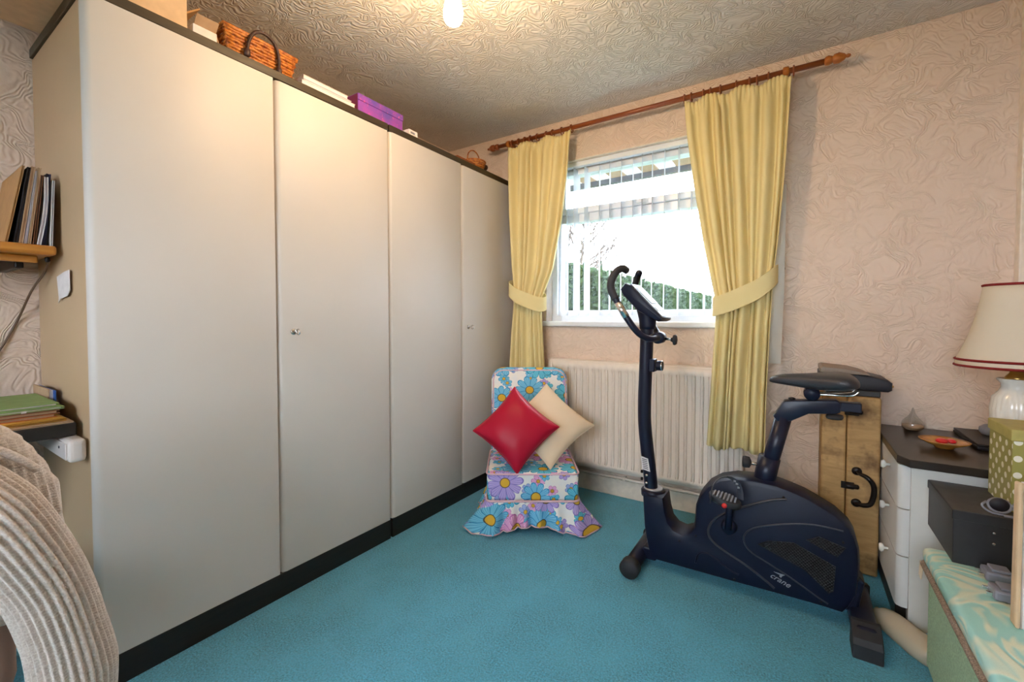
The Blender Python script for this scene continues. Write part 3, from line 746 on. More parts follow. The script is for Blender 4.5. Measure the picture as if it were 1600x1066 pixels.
for i, x in enumerate(xs):
    if me0 is None:
        vs, fs = [], []
        for v in range(2):
            for u in range(9):
                q = u / 8 * 2 - 1; vs.append((q * .0445, .005 * (1 - q * q), .955 * v))
        for u in range(8): fs.append((u, u + 1, u + 10, u + 9))
        me0 = bpy.data.meshes.new('slat'); me0.from_pydata(vs, [], fs); me0.materials.append(M['slat'])
        for p in me0.polygons: p.use_smooth = True
    o = bpy.data.objects.new('slat', me0); COL.objects.link(o); o.parent = t
    o.location = (x + .8, 0, 1.118 - 1.09)
    o.rotation_euler = (0, 0, math.radians(90 + 17.5 + (0, 0, -22, -20)[i] if i < 4 else 90 + 17.5 + random.uniform(-2, 2)))
    box('bottom_weight', x - .004, x + .004, 2.605, 2.685, 1.10, 1.119, 'slat', t, 0) if False else None
tube('bottom_chain', [(-1.36, 2.61, 1.112), (-.24, 2.61, 1.112)], .0012, 'upvc', t, 5)

# ------------------------------------------------------------------ radiator
t = thing('radiator', 'cream panel radiator with vertical flutes under the window', 'radiator', (-.79, 2.55, .165))
RX0, RX1, R0, R1, FY = -1.365, -.222, .165, .835, 2.525
nf = 26; pitch = (RX1 - RX0 - .06) / nf; cols = [RX0, RX0 + .012, RX0 + .03]
prof = [0, 0, 0]
for i in range(nf):
    for f, d in ((.0, 0), (.12, .9), (.22, 1), (.58, 1), (.68, .9), (.80, 0)): cols.append(RX0 + .03 + (i + f) * pitch); prof.append(d)
cols += [RX1 - .03, RX1 - .012, RX1]; prof += [0, 0, 0]
rows = [(R0, .004, 0), (R0 + .006, 0, 0), (R0 + .035, 0, 0), (R0 + .055, 0, 1), (R1 - .075, 0, 1), (R1 - .052, 0, 0), (R1 - .008, 0, 0), (R1, .006, 0)]
vs, fs = [], []
for z, dy, wgt in rows:
    for x, d in zip(cols, prof): vs.append((x, FY + dy + .0085 * d * wgt + (.006 if x in (RX0, RX1) else 0), z))
nc = len(cols)
for r in range(len(rows) - 1):
    for c in range(nc - 1):
        a = r * nc + c; fs.append((a, a + 1, a + nc + 1, a + nc))
me = bpy.data.meshes.new('front_panel'); me.from_pydata(vs, [], fs); o = link('front_panel', me, 'radiator', t)
autosmooth(o, 25); o.modifiers.new('thickness', 'SOLIDIFY').thickness = .002
box('back_panel', RX0 + .01, RX1 - .01, 2.572, 2.585, R0 + .01, R1 - .01, 'radiator', t, .003)
box('top_grille', RX0, RX1, FY + .006, 2.588, R1 - .012, R1 + .001, 'radiator', t, .003)
for x in (RX0, RX1 - .006): box('side_panel', x, x + .006, FY + .008, 2.588, R0 + .02, R1 - .012, 'radiator', t, .002)
box('bracket', -1.1, -1.07, 2.585, 2.599, .3, .7, 'radiator', t, .002); box('bracket', -.5, -.47, 2.585, 2.599, .3, .7, 'radiator', t, .002)
t = thing('heating_pipe', 'thin cream heating pipe running under the radiator', 'pipe', (-.8, 2.56, .12))
tube('pipe', [(-1.50, 2.557, .127), (-.20, 2.557, .127), (-.185, 2.557, .14), (-.185, 2.557, .20)], .0085, 'radiator', t, 10)
for x in (-.86, -.3): lathe('pipe_clip', [(.009, -.01), (.013, -.008), (.013, .008), (.009, .01)], (x, 2.557, .127), 'radiator', t, 'X', 12); 
for x in (-.86, -.3): box('clip_base', x - .006, x + .006, 2.557, 2.5985, .121, .133, 'radiator', t, .001)

# ------------------------------------------------------------------ floral slipper chair (own frame: front edge at y=0, x to the viewer's right)
TH = math.radians(33.1)
ch = thing('slipper_chair', 'low floral-covered slipper chair with frilled skirt in the corner', 'chair', (-1.109, 1.893, 0), TH)
def rrect(x0, x1, z0, z1, r, n=6, rb=None):
    pts = []
    for cx_, cz_, a0, rr in ((x1 - r, z1 - r, 0, r), (x0 + r, z1 - r, PI / 2, r), (x0 + (rb or r), z0 + (rb or r), PI, rb or r), (x1 - (rb or r), z0 + (rb or r), 1.5 * PI, rb or r)):
        for k in range(n + 1): a = a0 + PI / 2 * k / n; pts.append((cx_ + rr * math.cos(a), cz_ + rr * math.sin(a)))
    return pts
bk = prism_bm(rrect(-.232, .232, .20, .795, .075, 7, .02), 'XZ', .405, .475, .02)
for v in bk.verts: v.co.y += (v.co.z - .25) * .10
o = link('backrest', bk, 'floral', ch, local=True); uv_box(o); autosmooth(o, 60)
o2 = tube('back_piping', [(x, .409 + (z - .25) * .10, z) for x, z in offset_poly(rrect(-.232, .232, .26, .795, .075, 7, .02), .014)], .0045, 'piping', o, 7, True, local=True)
sb = bx(-.235, .235, 0, .42, .165, .31, .022, 4)
for v in sb.verts:
    if v.co.z > .25: v.co.z += .022 * max(0, 1 - (v.co.x / .235) ** 2) * max(0, 1 - ((v.co.y - .21) / .21) ** 2)
    v.co.z -= 0
o = link('seat', sb, 'floral', ch, local=True); uv_box(o); autosmooth(o, 60)
loop = [(x, y, .306) for x, y in rrect(-.236, .236, -.001, .42, .03, 5)]
tube('seat_piping', loop, .0045, 'piping', o, 7, True, local=True)
tube('band_piping', [(x, y, .168) for x, y, z in [(p[0] * 1.01, p[1] * 1.0 - .001, 0) for p in loop]], .006, 'piping', o, 7, True, local=True)
# gathered skirt: flared, wavy, lifted in the middle of the front
base = rrect(-.236, .236, -.002, .42, .02, 3); per = []
L_ = 0; P_ = base + [base[0]]
for i in range(len(P_) - 1):
    a, c = Vector(P_[i]), Vector(P_[i + 1]); n = max(1, int((c - a).length / .008))
    for k in range(n): per.append(a + (c - a) * k / n)
n = len(per); NV = 14; vs, fs = [], []; cen = Vector((0, .2)); uvs = []
for v in range(NV + 1):
    f = v / NV
    for i, p in enumerate(per):
        T_ = (per[(i + 1) % n] - per[i - 1]).normalized(); out = Vector((T_.y, -T_.x))
        wv = math.sin(2 * PI * i / n * 23 + .8 * math.sin(2 * PI * i / n * 5)); corner = min(1, (abs(p.x) / .236) ** 3)
        fl = f ** 1.1 * (.022 + .050 * corner * (1 if p.y < .12 else .6)) * .75 + .027 * wv * f
        q = p + out * fl
        if p.y < .05: q.x += f * .045 * (p.x / .236) * abs(p.x / .236)
        lift = (.034 * max(0, 1 - (p.x / .16) ** 2) if p.y < .03 else 0) * f
        z = .168 - (.161 - .012 * (wv > .3)) * f + lift
        vs.append((q.x, q.y, z)); uvs.append((i * .0085, z))
for v in range(NV):
    for i in range(n): a = v * n + i; c = v * n + (i + 1) % n; fs.append((a, a + n, c + n, c))
me = bpy.data.meshes.new('skirt'); me.from_pydata(vs, [], fs); o = link('skirt', me, 'floral', ch, local=True, smooth=True)
uvl = me.uv_layers.new(name='UVMap')
for p in me.polygons:
    for li in p.loop_indices: uvl.data[li].uv = uvs[me.loops[li].vertex_index]
o.modifiers.new('thickness', 'SOLIDIFY').thickness = .002
tube('hem_piping', [vs[NV * n + i] for i in range(0, n, 2)], .0035, 'piping', o, 6, True, local=True)
for x in (-.19, .19):
    for y in (.05, .38): tube('leg', [(x, y, .17), (x, y, .002)], [.02, .014], 'blackwood', ch, 10, local=True)
def cushion(name, label, mat, c, size, roll, tilt, thick, twist=0):
    N = 28; vs, fs = [], []
    for side in (1, -1):
        for i in range(N + 1):
            for j in range(N + 1):
                u, v = i / N * 2 - 1, j / N * 2 - 1
                h = ((1 - abs(u) ** 2.6) * (1 - abs(v) ** 2.6)) ** .62
                pin = 1 - .10 * (1 - u * u) * abs(v) ** 3 ; pin2 = 1 - .10 * (1 - v * v) * abs(u) ** 3
                wr = .004 * math.sin(9 * u + 5 * v) * (1 - abs(u)) * abs(v) + .004 * math.sin(11 * (u + v)) * abs(u * v)
                vs.append((u * size / 2 * pin2, side * (-(thick / 2) * h) - wr * h - .003 * side, v * size / 2 * pin))
    n = (N + 1) ** 2
    for i in range(N):
        for j in range(N):
            a = i * (N + 1) + j; fs.append((a, a + N + 1, a + N + 2, a + 1)); fs.append((n + a, n + a + 1, n + a + N + 2, n + a + N + 1))
    rim = [i * (N + 1) for i in range(N + 1)] + [N * (N + 1) + j for j in range(1, N + 1)] + [i * (N + 1) + N for i in range(N - 1, -1, -1)] + [j for j in range(N - 1, 0, -1)]
    for k in range(len(rim)): a, d = rim[k], rim[(k + 1) % len(rim)]; fs.append((a, d, n + d, n + a))
    Mx = Matrix.Rotation(TH, 4, 'Z') @ Matrix.Translation(c) @ Matrix.Rotation(twist, 4, 'Z') @ Matrix.Rotation(-tilt, 4, 'X') @ Matrix.Rotation(roll, 4, 'Y')
    Mx = Matrix.Translation((-1.109, 1.893, 0)) @ Mx
    vs = [Mx @ Vector(v) for v in vs]; bot = min(vs, key=lambda v: v.z)
    t = thing(name, label, 'cushion', bot, group='cushions on the floral chair')
    me = bpy.data.meshes.new('cover'); me.from_pydata(vs, [], fs); b = bmesh.new(); b.from_mesh(me); fix(b); bpy.data.meshes.remove(me)
    o = link('cover', b, mat, t, smooth=True)
    tube('seam_piping', [(vs[r] + vs[n + r]) / 2 for r in rim], .0032, mat, o, 6, True)
cushion('cushion', 'crimson satin cushion balanced on its corner on the floral chair', 'redsatin', (-.086, .105, .512), .325, math.radians(41), math.radians(25), .12, math.radians(-6))
cushion('cushion', 'plain cream cushion behind the crimson one on the floral chair', 'creamcloth', (.095, .215, .512), .365, math.radians(48), math.radians(40), .10, math.radians(4))

# ------------------------------------------------------------------ exercise bike (runs along X)
BY = 1.97
bk = thing('exercise_bike', 'black upright exercise bike standing in front of the radiator', 'exercise bike', (-.18, BY, 0))
shell = [(-.561, .324), (-.552, .178), (-.536, .091), (-.513, .041), (-.451, .042), (-.322, .044), (-.187, .046), (-.04, .050), (.094, .052), (.154, .050), (.172, .077), (.192, .128), (.199, .20), (.199, .25), (.196, .294), (.186, .332), (.17, .362), (.13, .398), (.076, .427), (.035, .446), (-.009, .459), (-.054, .470), (-.122, .473), (-.194, .467), (-.252, .447), (-.295, .414), (-.325, .369), (-.339, .323), (-.342, .274), (-.345, .232), (-.363, .203), (-.391, .190), (-.423, .197), (-.447, .222), (-.459, .264), (-.468, .327)]
b = prism_bm(shell, 'XZ', BY - .066, BY + .066, .022)
body = link('body_shell', b, 'plastic', bk); autosmooth(body, 35)
NYF = BY - .0665
def onface(pts, r, name, mat, k=5): return tube(name, [(x, NYF, z) for x, z in pts], r, mat, body, 6, smoothpath=k)
o = onface([(-.02, .425), (-.081, .405), (-.181, .351), (-.250, .302), (-.285, .251), (-.281, .206), (-.236, .172), (-.155, .136), (-.085, .096), (-.055, .075)], .0045, 'swoosh_line', 'darksilver')
onface([(.150, .350), (.06, .350), (-.04, .325), (-.13, .285), (-.160, .240), (-.14, .196), (-.078, .166), (-.004, .133), (.066, .096), (.11, .075)], .003, 'contour_line', 'darksilver')
onface([(-.335, .085), (-.326, .122), (-.3, .139), (-.261, .128), (-.211, .097), (-.175, .088)], .004, 'contour_line', 'plastic')
prism('grille_panel', [(-.113, .228), (-.079, .252), (.004, .268), (.13, .217), (.125, .125), (.113, .113), (.038, .176)], 'XZ', NYF - .0022, NYF + .004, 'grille', body, .0015)
prism('grille_panel', [(.041, .288), (.080, .312), (.158, .292), (.134, .252)], 'XZ', NYF - .0022, NYF + .004, 'grille', body, .0015)
for x, z in ((-.40, .16), (-.335, .20), (-.03, .43), (.15, .31), (.09, .075), (-.19, .065)): lathe('screw_hole', [(0, -.0012), (.0045, -.0012), (.0045, .003), (0, .003)], (x, NYF, z), 'iron', body, 'Y', 12)
me = text_bm('crane', .030, .0006, .35); me.transform(Matrix.Translation((-.037, NYF - .0012, .113)) @ Matrix.Rotation(math.radians(20), 4, 'Y') @ Matrix.Rotation(PI / 2, 4, 'X'))
lg = link('logo_lettering', me, 'silver', body); lg['label'] = 'silver slanted lettering'
prism('logo_emblem', [(-.058, .139), (-.022, .137), (-.030, .131), (-.034, .123), (-.040, .128), (-.036, .132)], 'XZ', NYF - .0018, NYF, 'silver', body)
# stabiliser bars and feet
fr = tube('front_stabiliser', [(-.575, BY - .17, .042), (-.575, BY + .17, .042)], .032, 'paint', bk, 16)
for s_ in (-1, 1):
    lathe('end_cap', [(.034, 0), (.041, s_ * .004), (.041, s_ * .042), (.036, s_ * .048), (0, s_ * .048)], (-.575, BY + s_ * .150, .042), 'rubber', fr, 'Y', 20)
box('front_joint', -.56, -.50, BY - .05, BY + .05, .03, .085, 'paint', fr, .008)
rs = link('rear_stabiliser', bx(.172, .244, BY - .17, BY + .17, .018, .082, .016, 3), 'paint', bk, smooth=True); autosmooth(rs, 40)
for s_ in (-1, 1):
    ya, yb = sorted((BY + s_ * .12, BY + s_ * .208))
    c = [(ya, .0), (yb, .0), (yb, .045), (yb - .012, .062), (ya + .004, .088), (ya, .086)] if s_ > 0 else [(ya, .0), (yb, .0), (yb, .086), (yb - .02, .088), (ya + .012, .062), (ya, .045)]
    prism('foot_cap', c, 'YZ', .168, .248, 'rubber', rs, .004)
prism('rear_joint', [(.14, .05), (.20, .07), (.215, .17), (.19, .20), (.15, .10)], 'XZ', BY - .045, BY + .045, 'plastic', rs, .01)
# front post
lathe('post_collar', [(.046, 0), (.052, .004), (.053, .026), (.048, .034), (.036, .034)], (-.527, BY, .300), 'plastic', bk, 'Z', 24)
lathe('collar_ring', [(.041, .334), (.041, .341), (.033, .341)], (-.527, BY, 0), 'silver', bk, 'Z', 24)
post = tube('handlebar_post', [(-.533, BY, .30), (-.541, BY, .38), (-.557, BY, .513), (-.568, BY, .62), (-.570, BY, .72), (-.567, BY, .83), (-.564, BY, .93), (-.561, BY, 1.085)], .0285, 'paint', bk, 18, smoothpath=5, flat=1.15, up=(1, 0, 0))
stk = prism('warning_sticker', [(-.567, .425), (-.533, .418), (-.543, .475), (-.575, .482)], 'XZ', BY - .0345, BY - .0315, 'paper', post); stk['label'] = 'white printed warning sticker'
for i in range(6): z = .430 + i * .008; prism('print_line', [(-.563 - i * .0012, z), (-.541 - i * .0012, z - .003), (-.541 - i * .0012, z), (-.563 - i * .0012, z + .003)], 'XZ', BY - .0352, BY - .0345, 'dark', stk)
for z in (.365, .40): lathe('bolt', [(0, -.006), (.006, -.006), (.007, 0), (.007, .004)], (-.548, BY - .033, z), 'steel', post, 'Y', 10)
for z in (.372, .405): lathe('bolt', [(.007, -.008), (.007, 0), (.003, .001)], (-.572, BY - .01, z), 'iron', post, 'X', 10)
kb = box('tension_bracket', -.545, -.520, BY - .03, BY + .02, .862, .918, 'plastic', post, .004)
tk = lathe('tension_knob', [(.0, -.024), (.020, -.024), (.022, -.019), (.022, 0), (.018, .004)], (0, 0, 0), 'plastic', bk, 'X', 20, local=True)
tk.data.transform(Matrix.Rotation(PI, 4, 'Y')); tk.location = (-.512 - bk.location.x, -.012, .890)
lathe('knob_rim', [(.0215, -.002), (.0228, 0), (.0215, .002)], (-.491, BY - .012, .890), 'chrome', bk, 'X', 20, cap=False)
# console
A, Bq = Vector((-.632, 0, 1.250)), Vector((-.478, 0, 1.100)); d = (Bq - A).normalized(); nrm = Vector((-d.z, 0, d.x)); nrm = -nrm if nrm.z < 0 else nrm
def cpt(s_, h): q = A + d * s_ + nrm * h; return (q.x, q.z)
Lc = (Bq - A).length
con = prism('console', [cpt(-.005, -.035), cpt(.02, -.045), cpt(Lc * .55, -.05), cpt(Lc, -.022), cpt(Lc + .006, -.004), cpt(Lc, .004), cpt(.03, .012), cpt(-.008, .0)], 'XZ', BY - .085, BY + .085, 'greyplastic' if False else 'plastic', bk, .012); autosmooth(con, 35)
prism('console_face', [cpt(.012, .0105), cpt(Lc - .008, .0025), cpt(Lc - .008, .006), cpt(.012, .014)], 'XZ', BY - .07, BY + .07, 'greyplastic', con, .001)
prism('display', [cpt(.035, .0125), cpt(Lc * .62, .009), cpt(Lc * .62, .0125), cpt(.035, .016)], 'XZ', BY - .048, BY + .048, 'lcd', con, .0008)
for y in (-.04, 0, .04): prism('button', [cpt(Lc * .72, .006), cpt(Lc * .82, .005), cpt(Lc * .82, .010), cpt(Lc * .72, .011)], 'XZ', BY + y - .012, BY + y + .012, 'silver', con, .001)
tube('console_neck', [(-.559, BY, 1.05), (-.560, BY, 1.10), (-.566, BY, 1.15)], [.034, .038, .045], 'plastic', con, 18, smoothpath=3)
# handlebar
hb = None
for s_ in (-1, 1):
    P_ = [(-.505, 0, 1.014), (-.508, .05, 1.012), (-.525, .10, 1.012), (-.556, .140, 1.035), (-.598, .160, 1.095), (-.648, .168, 1.180), (-.668, .168, 1.222), (-.668, .164, 1.262), (-.652, .148, 1.300), (-.636, .118, 1.315), (-.628, .088, 1.308)]
    h = tube('handlebar', [(x, BY + s_ * y, z) for x, y, z in P_], .0135, 'paint', bk, 14, smoothpath=5)
    tube('foam_grip', [(x, BY + s_ * y, z) for x, y, z in P_[5:]], .0165, 'rubber', h, 14, smoothpath=5)
    tube('pulse_sensor', [(-.603, BY + s_ * .1612, 1.103), (-.640, BY + s_ * .1672, 1.166)], .0148, 'chrome', h, 14)
lathe('handlebar_clamp', [(.020, -.032), (.026, -.028), (.026, .028), (.020, .032)], (-.508, BY, 1.013), 'plastic', bk, 'Y', 18)
box('clamp_bracket', -.560, -.505, BY - .024, BY + .024, .995, 1.030, 'paint', bk, .008)
lathe('clamp_bolt', [(.006, 0), (.006, .045)], (-.486, BY, 1.008), 'steel', bk, 'X', 10)
lathe('clamp_knob', [(.008, -.012), (.012, -.004), (.024, 0), (.026, .006), (.020, .012), (0, .014)], (-.446, BY, 1.005), 'rubber', bk, 'X', 6)
# crank and pedals
lathe('crank_hub', [(0, -.03), (.022, -.03), (.028, -.012), (.030, 0)], (-.212, NYF, .273), 'plastic', bk, 'Y', 24)
for s_ in (-1, 1):
    yy = BY + s_ * .098; zc = .273; ze = .273 + (.135 if s_ < 0 else -.135); xe = -.205 if s_ < 0 else -.219
    ca = tube('crank_arm', [(-.212, yy, zc), (xe, yy, ze)], .013, 'plastic', bk, 12)
    pc = (xe - .012, yy + s_ * .062, ze + .022 * (1 if s_ < 0 else .5))
    tube('pedal_axle', [(xe, yy, ze), (xe, yy + s_ * .09, ze)], .008, 'steel', ca, 10)
    pb = prism_bm([(pc[0] + .056 * math.cos(a), pc[1] + .046 * math.sin(a)) for a in [i * 2 * PI / 28 for i in range(28)]], 'XY', ze - .010, ze + .014, .005)
    for v in pb.verts: v.co.z += -.18 * (v.co.x - pc[0])
    pd = link('pedal', pb, 'rubber', bk); autosmooth(pd, 40)
    for k in range(7):
        x = pc[0] - .036 + k * .012; L2 = .036 * math.sqrt(max(.05, 1 - ((x - pc[0]) / .05) ** 2)); zt = ze + .0145 - .18 * (x - pc[0])
        box('tread_bar', x - .003, x + .003, pc[1] - L2, pc[1] + L2, zt, zt + .004, 'greyplastic', pd, .001)
    if s_ < 0:
        arch = [(pc[0] + .004 - .046 * math.cos(a), pc[1] - .018 - .030 * -math.cos(a) * -1, ze + .012 + .085 * math.sin(a) ** .75 if math.sin(a) > 0 else ze + .0) for a in [PI * i / 14 for i in range(15)]]
        st = link('pedal_strap', tube_bm(arch, .015, 6, flat=.14, up=(0, 1, 0)), 'strap', pd, smooth=False)
        for k in (10, 11, 12): q = arch[k]; box('strap_slot', q[0] - .004, q[0] + .004, q[1] - .008, q[1] + .008, q[2] - .003, q[2] + .003, 'silver', st, 0)
        rf = lathe('reflector', [(0, -.003), (.009, -.003), (.009, .003), (0, .003)], (pc[0] + .004, pc[1] - .0475, ze - .002), 'red', pd, 'Y', 16); rf['label'] = 'small red reflector'
# seat post and saddle
def along(x0, z0, x1, z1, r, n, mat, name, flat=1): return tube(name, [(x0, BY, z0), (x1, BY, z1)], r, mat, bk, 18, flat=flat, up=(1, 0, 0))
along(-.103, .43, -.080, .555, .038, 0, 'paint', 'seat_sleeve')
along(-.093, .47, -.036, .720, .0285, 0, 'paint', 'seat_post')
lathe('sleeve_bolt', [(.006, -.04), (.006, .0)], (-.115, BY - .012, .523), 'steel', bk, 'X', 10)
lathe('sleeve_knob', [(0, -.022), (.022, -.020), (.024, -.012), (.022, .004), (.010, .010)], (-.152, BY - .012, .525), 'rubber', bk, 'X', 8)
brk = prism('saddle_bracket', [(-.070, .722), (-.035, .785), (.0, .790), (.125, .803), (.138, .795), (.138, .760), (.128, .754), (.043, .744), (-.008, .712), (-.052, .698)], 'XZ', BY - .026, BY + .026, 'paint', bk, .006); autosmooth(brk, 35)
box('slider_tube', .13, .198, BY - .020, BY + .020, .764, .797, 'paint', bk, .003)
lathe('slider_knob', [(.008, .014), (.024, .012), (.027, .004), (.024, -.004), (0, -.004)], (.122, BY, .735), 'rubber', bk, 'Z', 10)
lathe('bracket_bolt', [(.012, 0), (.012, .006), (.004, .009)], (-.01, BY, .789), 'iron', bk, 'Z', 12)
lathe('saddle_clamp', [(.024, -.03), (.026, -.026), (.026, .026), (.024, .03)], (.052, BY, .820), 'plastic', bk, 'Y', 16)
secs = [(-.086, .012, .863, .853), (-.075, .026, .876, .849), (-.045, .036, .884, .846), (0, .045, .889, .841), (.04, .058, .892, .837), (.075, .080, .896, .835), (.11, .102, .901, .838), (.145, .110, .903, .842), (.17, .104, .896, .846), (.186, .078, .883, .852), (.191, .04, .873, .858)]
rings = []
for x, hw, zt, zb in secs:
    ring = []
    for j in range(24):
        a = 2 * PI * j / 24; cs, sn = math.cos(a), math.sin(a)
        ring.append((x, BY + hw * abs(cs) ** .7 * (1 if cs > 0 else -1), (zt + zb) / 2 + (zt - zb) / 2 * abs(sn) ** .75 * (1 if sn > 0 else -1)))
    rings.append(ring)
sd = link('saddle', fix(rings_bm(rings)), 'vinyl', bk, smooth=True); sd.modifiers.new('s', 'SUBSURF').levels = 1; sd.modifiers['s'].render_levels = 1
for s_ in (-1, 1): tube('saddle_rail', [(.03, BY + s_ * .02, .838), (.06, BY + s_ * .022, .822), (.12, BY + s_ * .028, .822), (.17, BY + s_ * .04, .828), (.185, BY + s_ * .04, .842)], .0038, 'chrome', sd, 8, smoothpath=4)

# ------------------------------------------------------------------ old trunk case on end, black case on top
TY = 2.355
t = thing('wooden_case', 'worn brown wooden travelling case standing on end against the wall', 'case', (.2, 2.46, 0))
box('case_base', .100, .188, TY, 2.575, .004, .762, 'trunk', t, .008, 3); box('case_lid', .1905, .303, TY - .002, 2.575, .004, .764, 'trunk', t, .008, 3)
def plate(n, x, z, w_, h_): return box(n, x - w_ / 2, x + w_ / 2, TY - .006, TY - .001, z - h_ / 2, z + h_ / 2, 'iron', t, .0015)
l1 = plate('latch', .195, .378, .045, .03); lathe('latch_bolt', [(.009, -.02), (.010, -.01), (.010, .022), (.006, .026)], (.208, TY - .012, .379), 'iron', l1, 'X', 12)
l2 = plate('latch', .205, .70, .05, .035); lathe('latch_bolt', [(.009, -.02), (.010, -.01), (.010, .022), (.006, .026)], (.215, TY - .012, .70), 'iron', l2, 'X', 12)
hd = tube('handle', [(.228, TY - .004, .447), (.235, TY - .022, .440), (.258, TY - .034, .432), (.278, TY - .036, .405), (.280, TY - .036, .365), (.270, TY - .036, .325), (.248, TY - .032, .312), (.228, TY - .018, .310), (.224, TY - .004, .306)], [.006, .007, .009, .010, .0105, .010, .009, .007, .006], 'iron', t, 10, smoothpath=4); hd['label'] = 'dark leather carrying handle'
for z in (.445, .308): lathe('handle_mount', [(0, -.009), (.011, -.009), (.018, -.003), (.018, 0), (0, 0)], (.226, TY - .001, z), 'iron', hd, 'Y', 16)
t = thing('instrument_case', 'low black instrument case resting on top of the wooden case', 'case', (.21, 2.46, .766))
pl = [(.088, .0), (.325, .0), (.337, .012), (.338, .062), (.325, .080), (.265, .104), (.20, .112), (.10, .116), (.088, .108)]
c1 = prism('case_shell', [(x, .790 + z * .62) for x, z in pl], 'XZ', 2.36, 2.57, 'dark', t, .010); autosmooth(c1, 35)
prism('lid_top', [(.092, .862), (.265, .857), (.24, .868), (.20, .878), (.10, .886), (.09, .88)], 'XZ', 2.355, 2.575, 'taupe', t, .004)
box('base_tray', .115, .300, 2.365, 2.565, .7655, .790, 'blackcard', t, .003)
lathe('clasp', [(.002, 0), (.005, .002), (.005, .008), (.002, .010)], (.337, 2.40, .812), 'brass', t, 'X', 10)

# ------------------------------------------------------------------ chest of drawers and what stands on it
CX0, CX1, CY0, CY1 = .345, .815, 2.03, 2.585
t = thing('chest_of_drawers', 'small white chest of drawers with black top in the right corner', 'chest', (.58, 2.3, 0))
box('plinth', CX0 - .030, CX1, CY0 + .03, CY1, 0, .068, 'blackwood', t, .002)
box('carcass', CX0, CX1, CY0, CY1, .003, .584, 'white', t, .002)
for i, (z0, z1) in enumerate(((.072, .252), (.256, .422), (.426, .580))):
    dpoly = [(CX0 - .001, CY0 + .002), (CX0 - .018, CY0 + .002), (CX0 - .030, CY0 + .010), (CX0 - .034, CY0 + .024), (CX0 - .034, CY1), (CX0 - .001, CY1)]
    dr = autosmooth(prism('drawer', dpoly, 'XY', z0, z1, 'whitedrawer', t), 50)
    for y in (2.19,):
        lathe('knob', [(.005, 0), (.005, -.012), (.014, -.016), (.016, -.022), (.012, -.028), (0, -.029)], (CX0 - .034, y, z1 - .045), 'china', dr, 'X', 16)
top = prism_bm([(CX0 - .0385, 2.035), (CX0 - .012, 1.985), (CX1 + .005, 1.985), (CX1 + .005, CY1 + .005), (CX0 - .0385, CY1 + .005)], 'XY', .586, .614, .003)
link('top_board', top, 'blacktop', t)
ZD = .6145
t = thing('amber_bowl', 'shallow amber wooden bowl near the front of the black chest top', 'bowl', (.47, 2.24, ZD))
lathe('bowl', [(.0, 0), (.026, 0), (.030, .006), (.052, .016), (.070, .026), (.072, .029), (.056, .025), (.035, .016), (0, .013)], (.47, 2.24, ZD), 'amber', t, 'Z', 32)
t = thing('red_trinket', 'glossy red glass trinket lying in the amber bowl', 'trinket', (.475, 2.24, ZD + .013))
lathe('red_bead', [(0, 0), (.016, .004), (.019, .010), (.012, .017), (0, .019)], (.463, 2.235, ZD + .0165), 'red', t, 'Z', 16); lathe('red_bead', [(0, 0), (.012, .003), (.015, .009), (.009, .015), (0, .016)], (.490, 2.245, ZD + .0175), 'red', t, 'Z', 16)
t = thing('glass_paperweight', 'clear teardrop glass paperweight at the back of the chest', 'paperweight', (.425, 2.50, ZD))
lathe('glass_drop', [(0, 0), (.022, .002), (.036, .014), (.039, .028), (.033, .044), (.018, .060), (.008, .078), (.003, .098), (0, .102)], (.425, 2.50, ZD), 'crystal', t, 'Z', 28)
lathe('sand_fill', [(0, .004), (.021, .006), (.034, .016), (.036, .026), (0, .027)], (.425, 2.50, ZD), 'tan', t, 'Z', 24)
t = thing('closed_laptop', 'thin black closed laptop lying on the chest behind the bowl', 'laptop', (.67, 2.42, ZD))
box('laptop_base', .565, .80, 2.27, 2.57, ZD, ZD + .012, 'dark', t, .003); box('laptop_lid', .566, .80, 2.271, 2.57, ZD + .013, ZD + .021, 'blackcard', t, .003)
lathe_o = lathe('pebble', [(0, 0), (.022, .003), (.031, .016), (.029, .032), (.016, .043), (0, .046)], (.645, 2.46, ZD + .0215), 'greyplastic', None, 'Z', 20)
tag(lathe_o, 'smooth grey pebble resting on the black laptop', 'pebble')
t = thing('table_lamp', 'white china table lamp with cream bell shade and red trim', 'lamp', (.628, 2.165, ZD)); lx, ly = .628, 2.165
lathe('lamp_base', [(0, 0), (.042, 0), (.045, .012), (.038, .026), (.046, .06), (.058, .12), (.061, .175), (.056, .215), (.042, .236), (.036, .250), (.037, .262), (.047, .276), (.044, .280), (.03, .278), (0, .278)], (lx, ly, ZD), 'china', t, 'Z', 72, (24, .028, .043))
lathe('brass_cap', [(.030, .277), (.029, .284), (.020, .296), (.012, .315), (.012, .34), (0, .34)], (lx, ly, ZD), 'brass', t, 'Z', 24)
sp = [(.150, .318), (.149, .338), (.136, .372), (.119, .42), (.104, .48), (.093, .54), (.085, .598)]
sh = lathe('lamp_shade', sp + [(r - .003, z) for r, z in reversed(sp)], (lx, ly, ZD), 'shade', t, 'Z', 56, cap=False)
for r, z in ((.1505, .320), (.1495, .341), (.0855, .598)): tube('trim_cord', [(lx + r * math.cos(a), ly + r * math.sin(a), ZD + z) for a in [i * PI / 28 for i in range(56)]], .0042, 'trim', sh, 6, True)
for k in range(3): tube('shade_strut', [(lx, ly, ZD + .33), (lx + .08 * math.cos(k * 2.1), ly + .08 * math.sin(k * 2.1), ZD + .59)], .0015, 'brass', sh, 5)

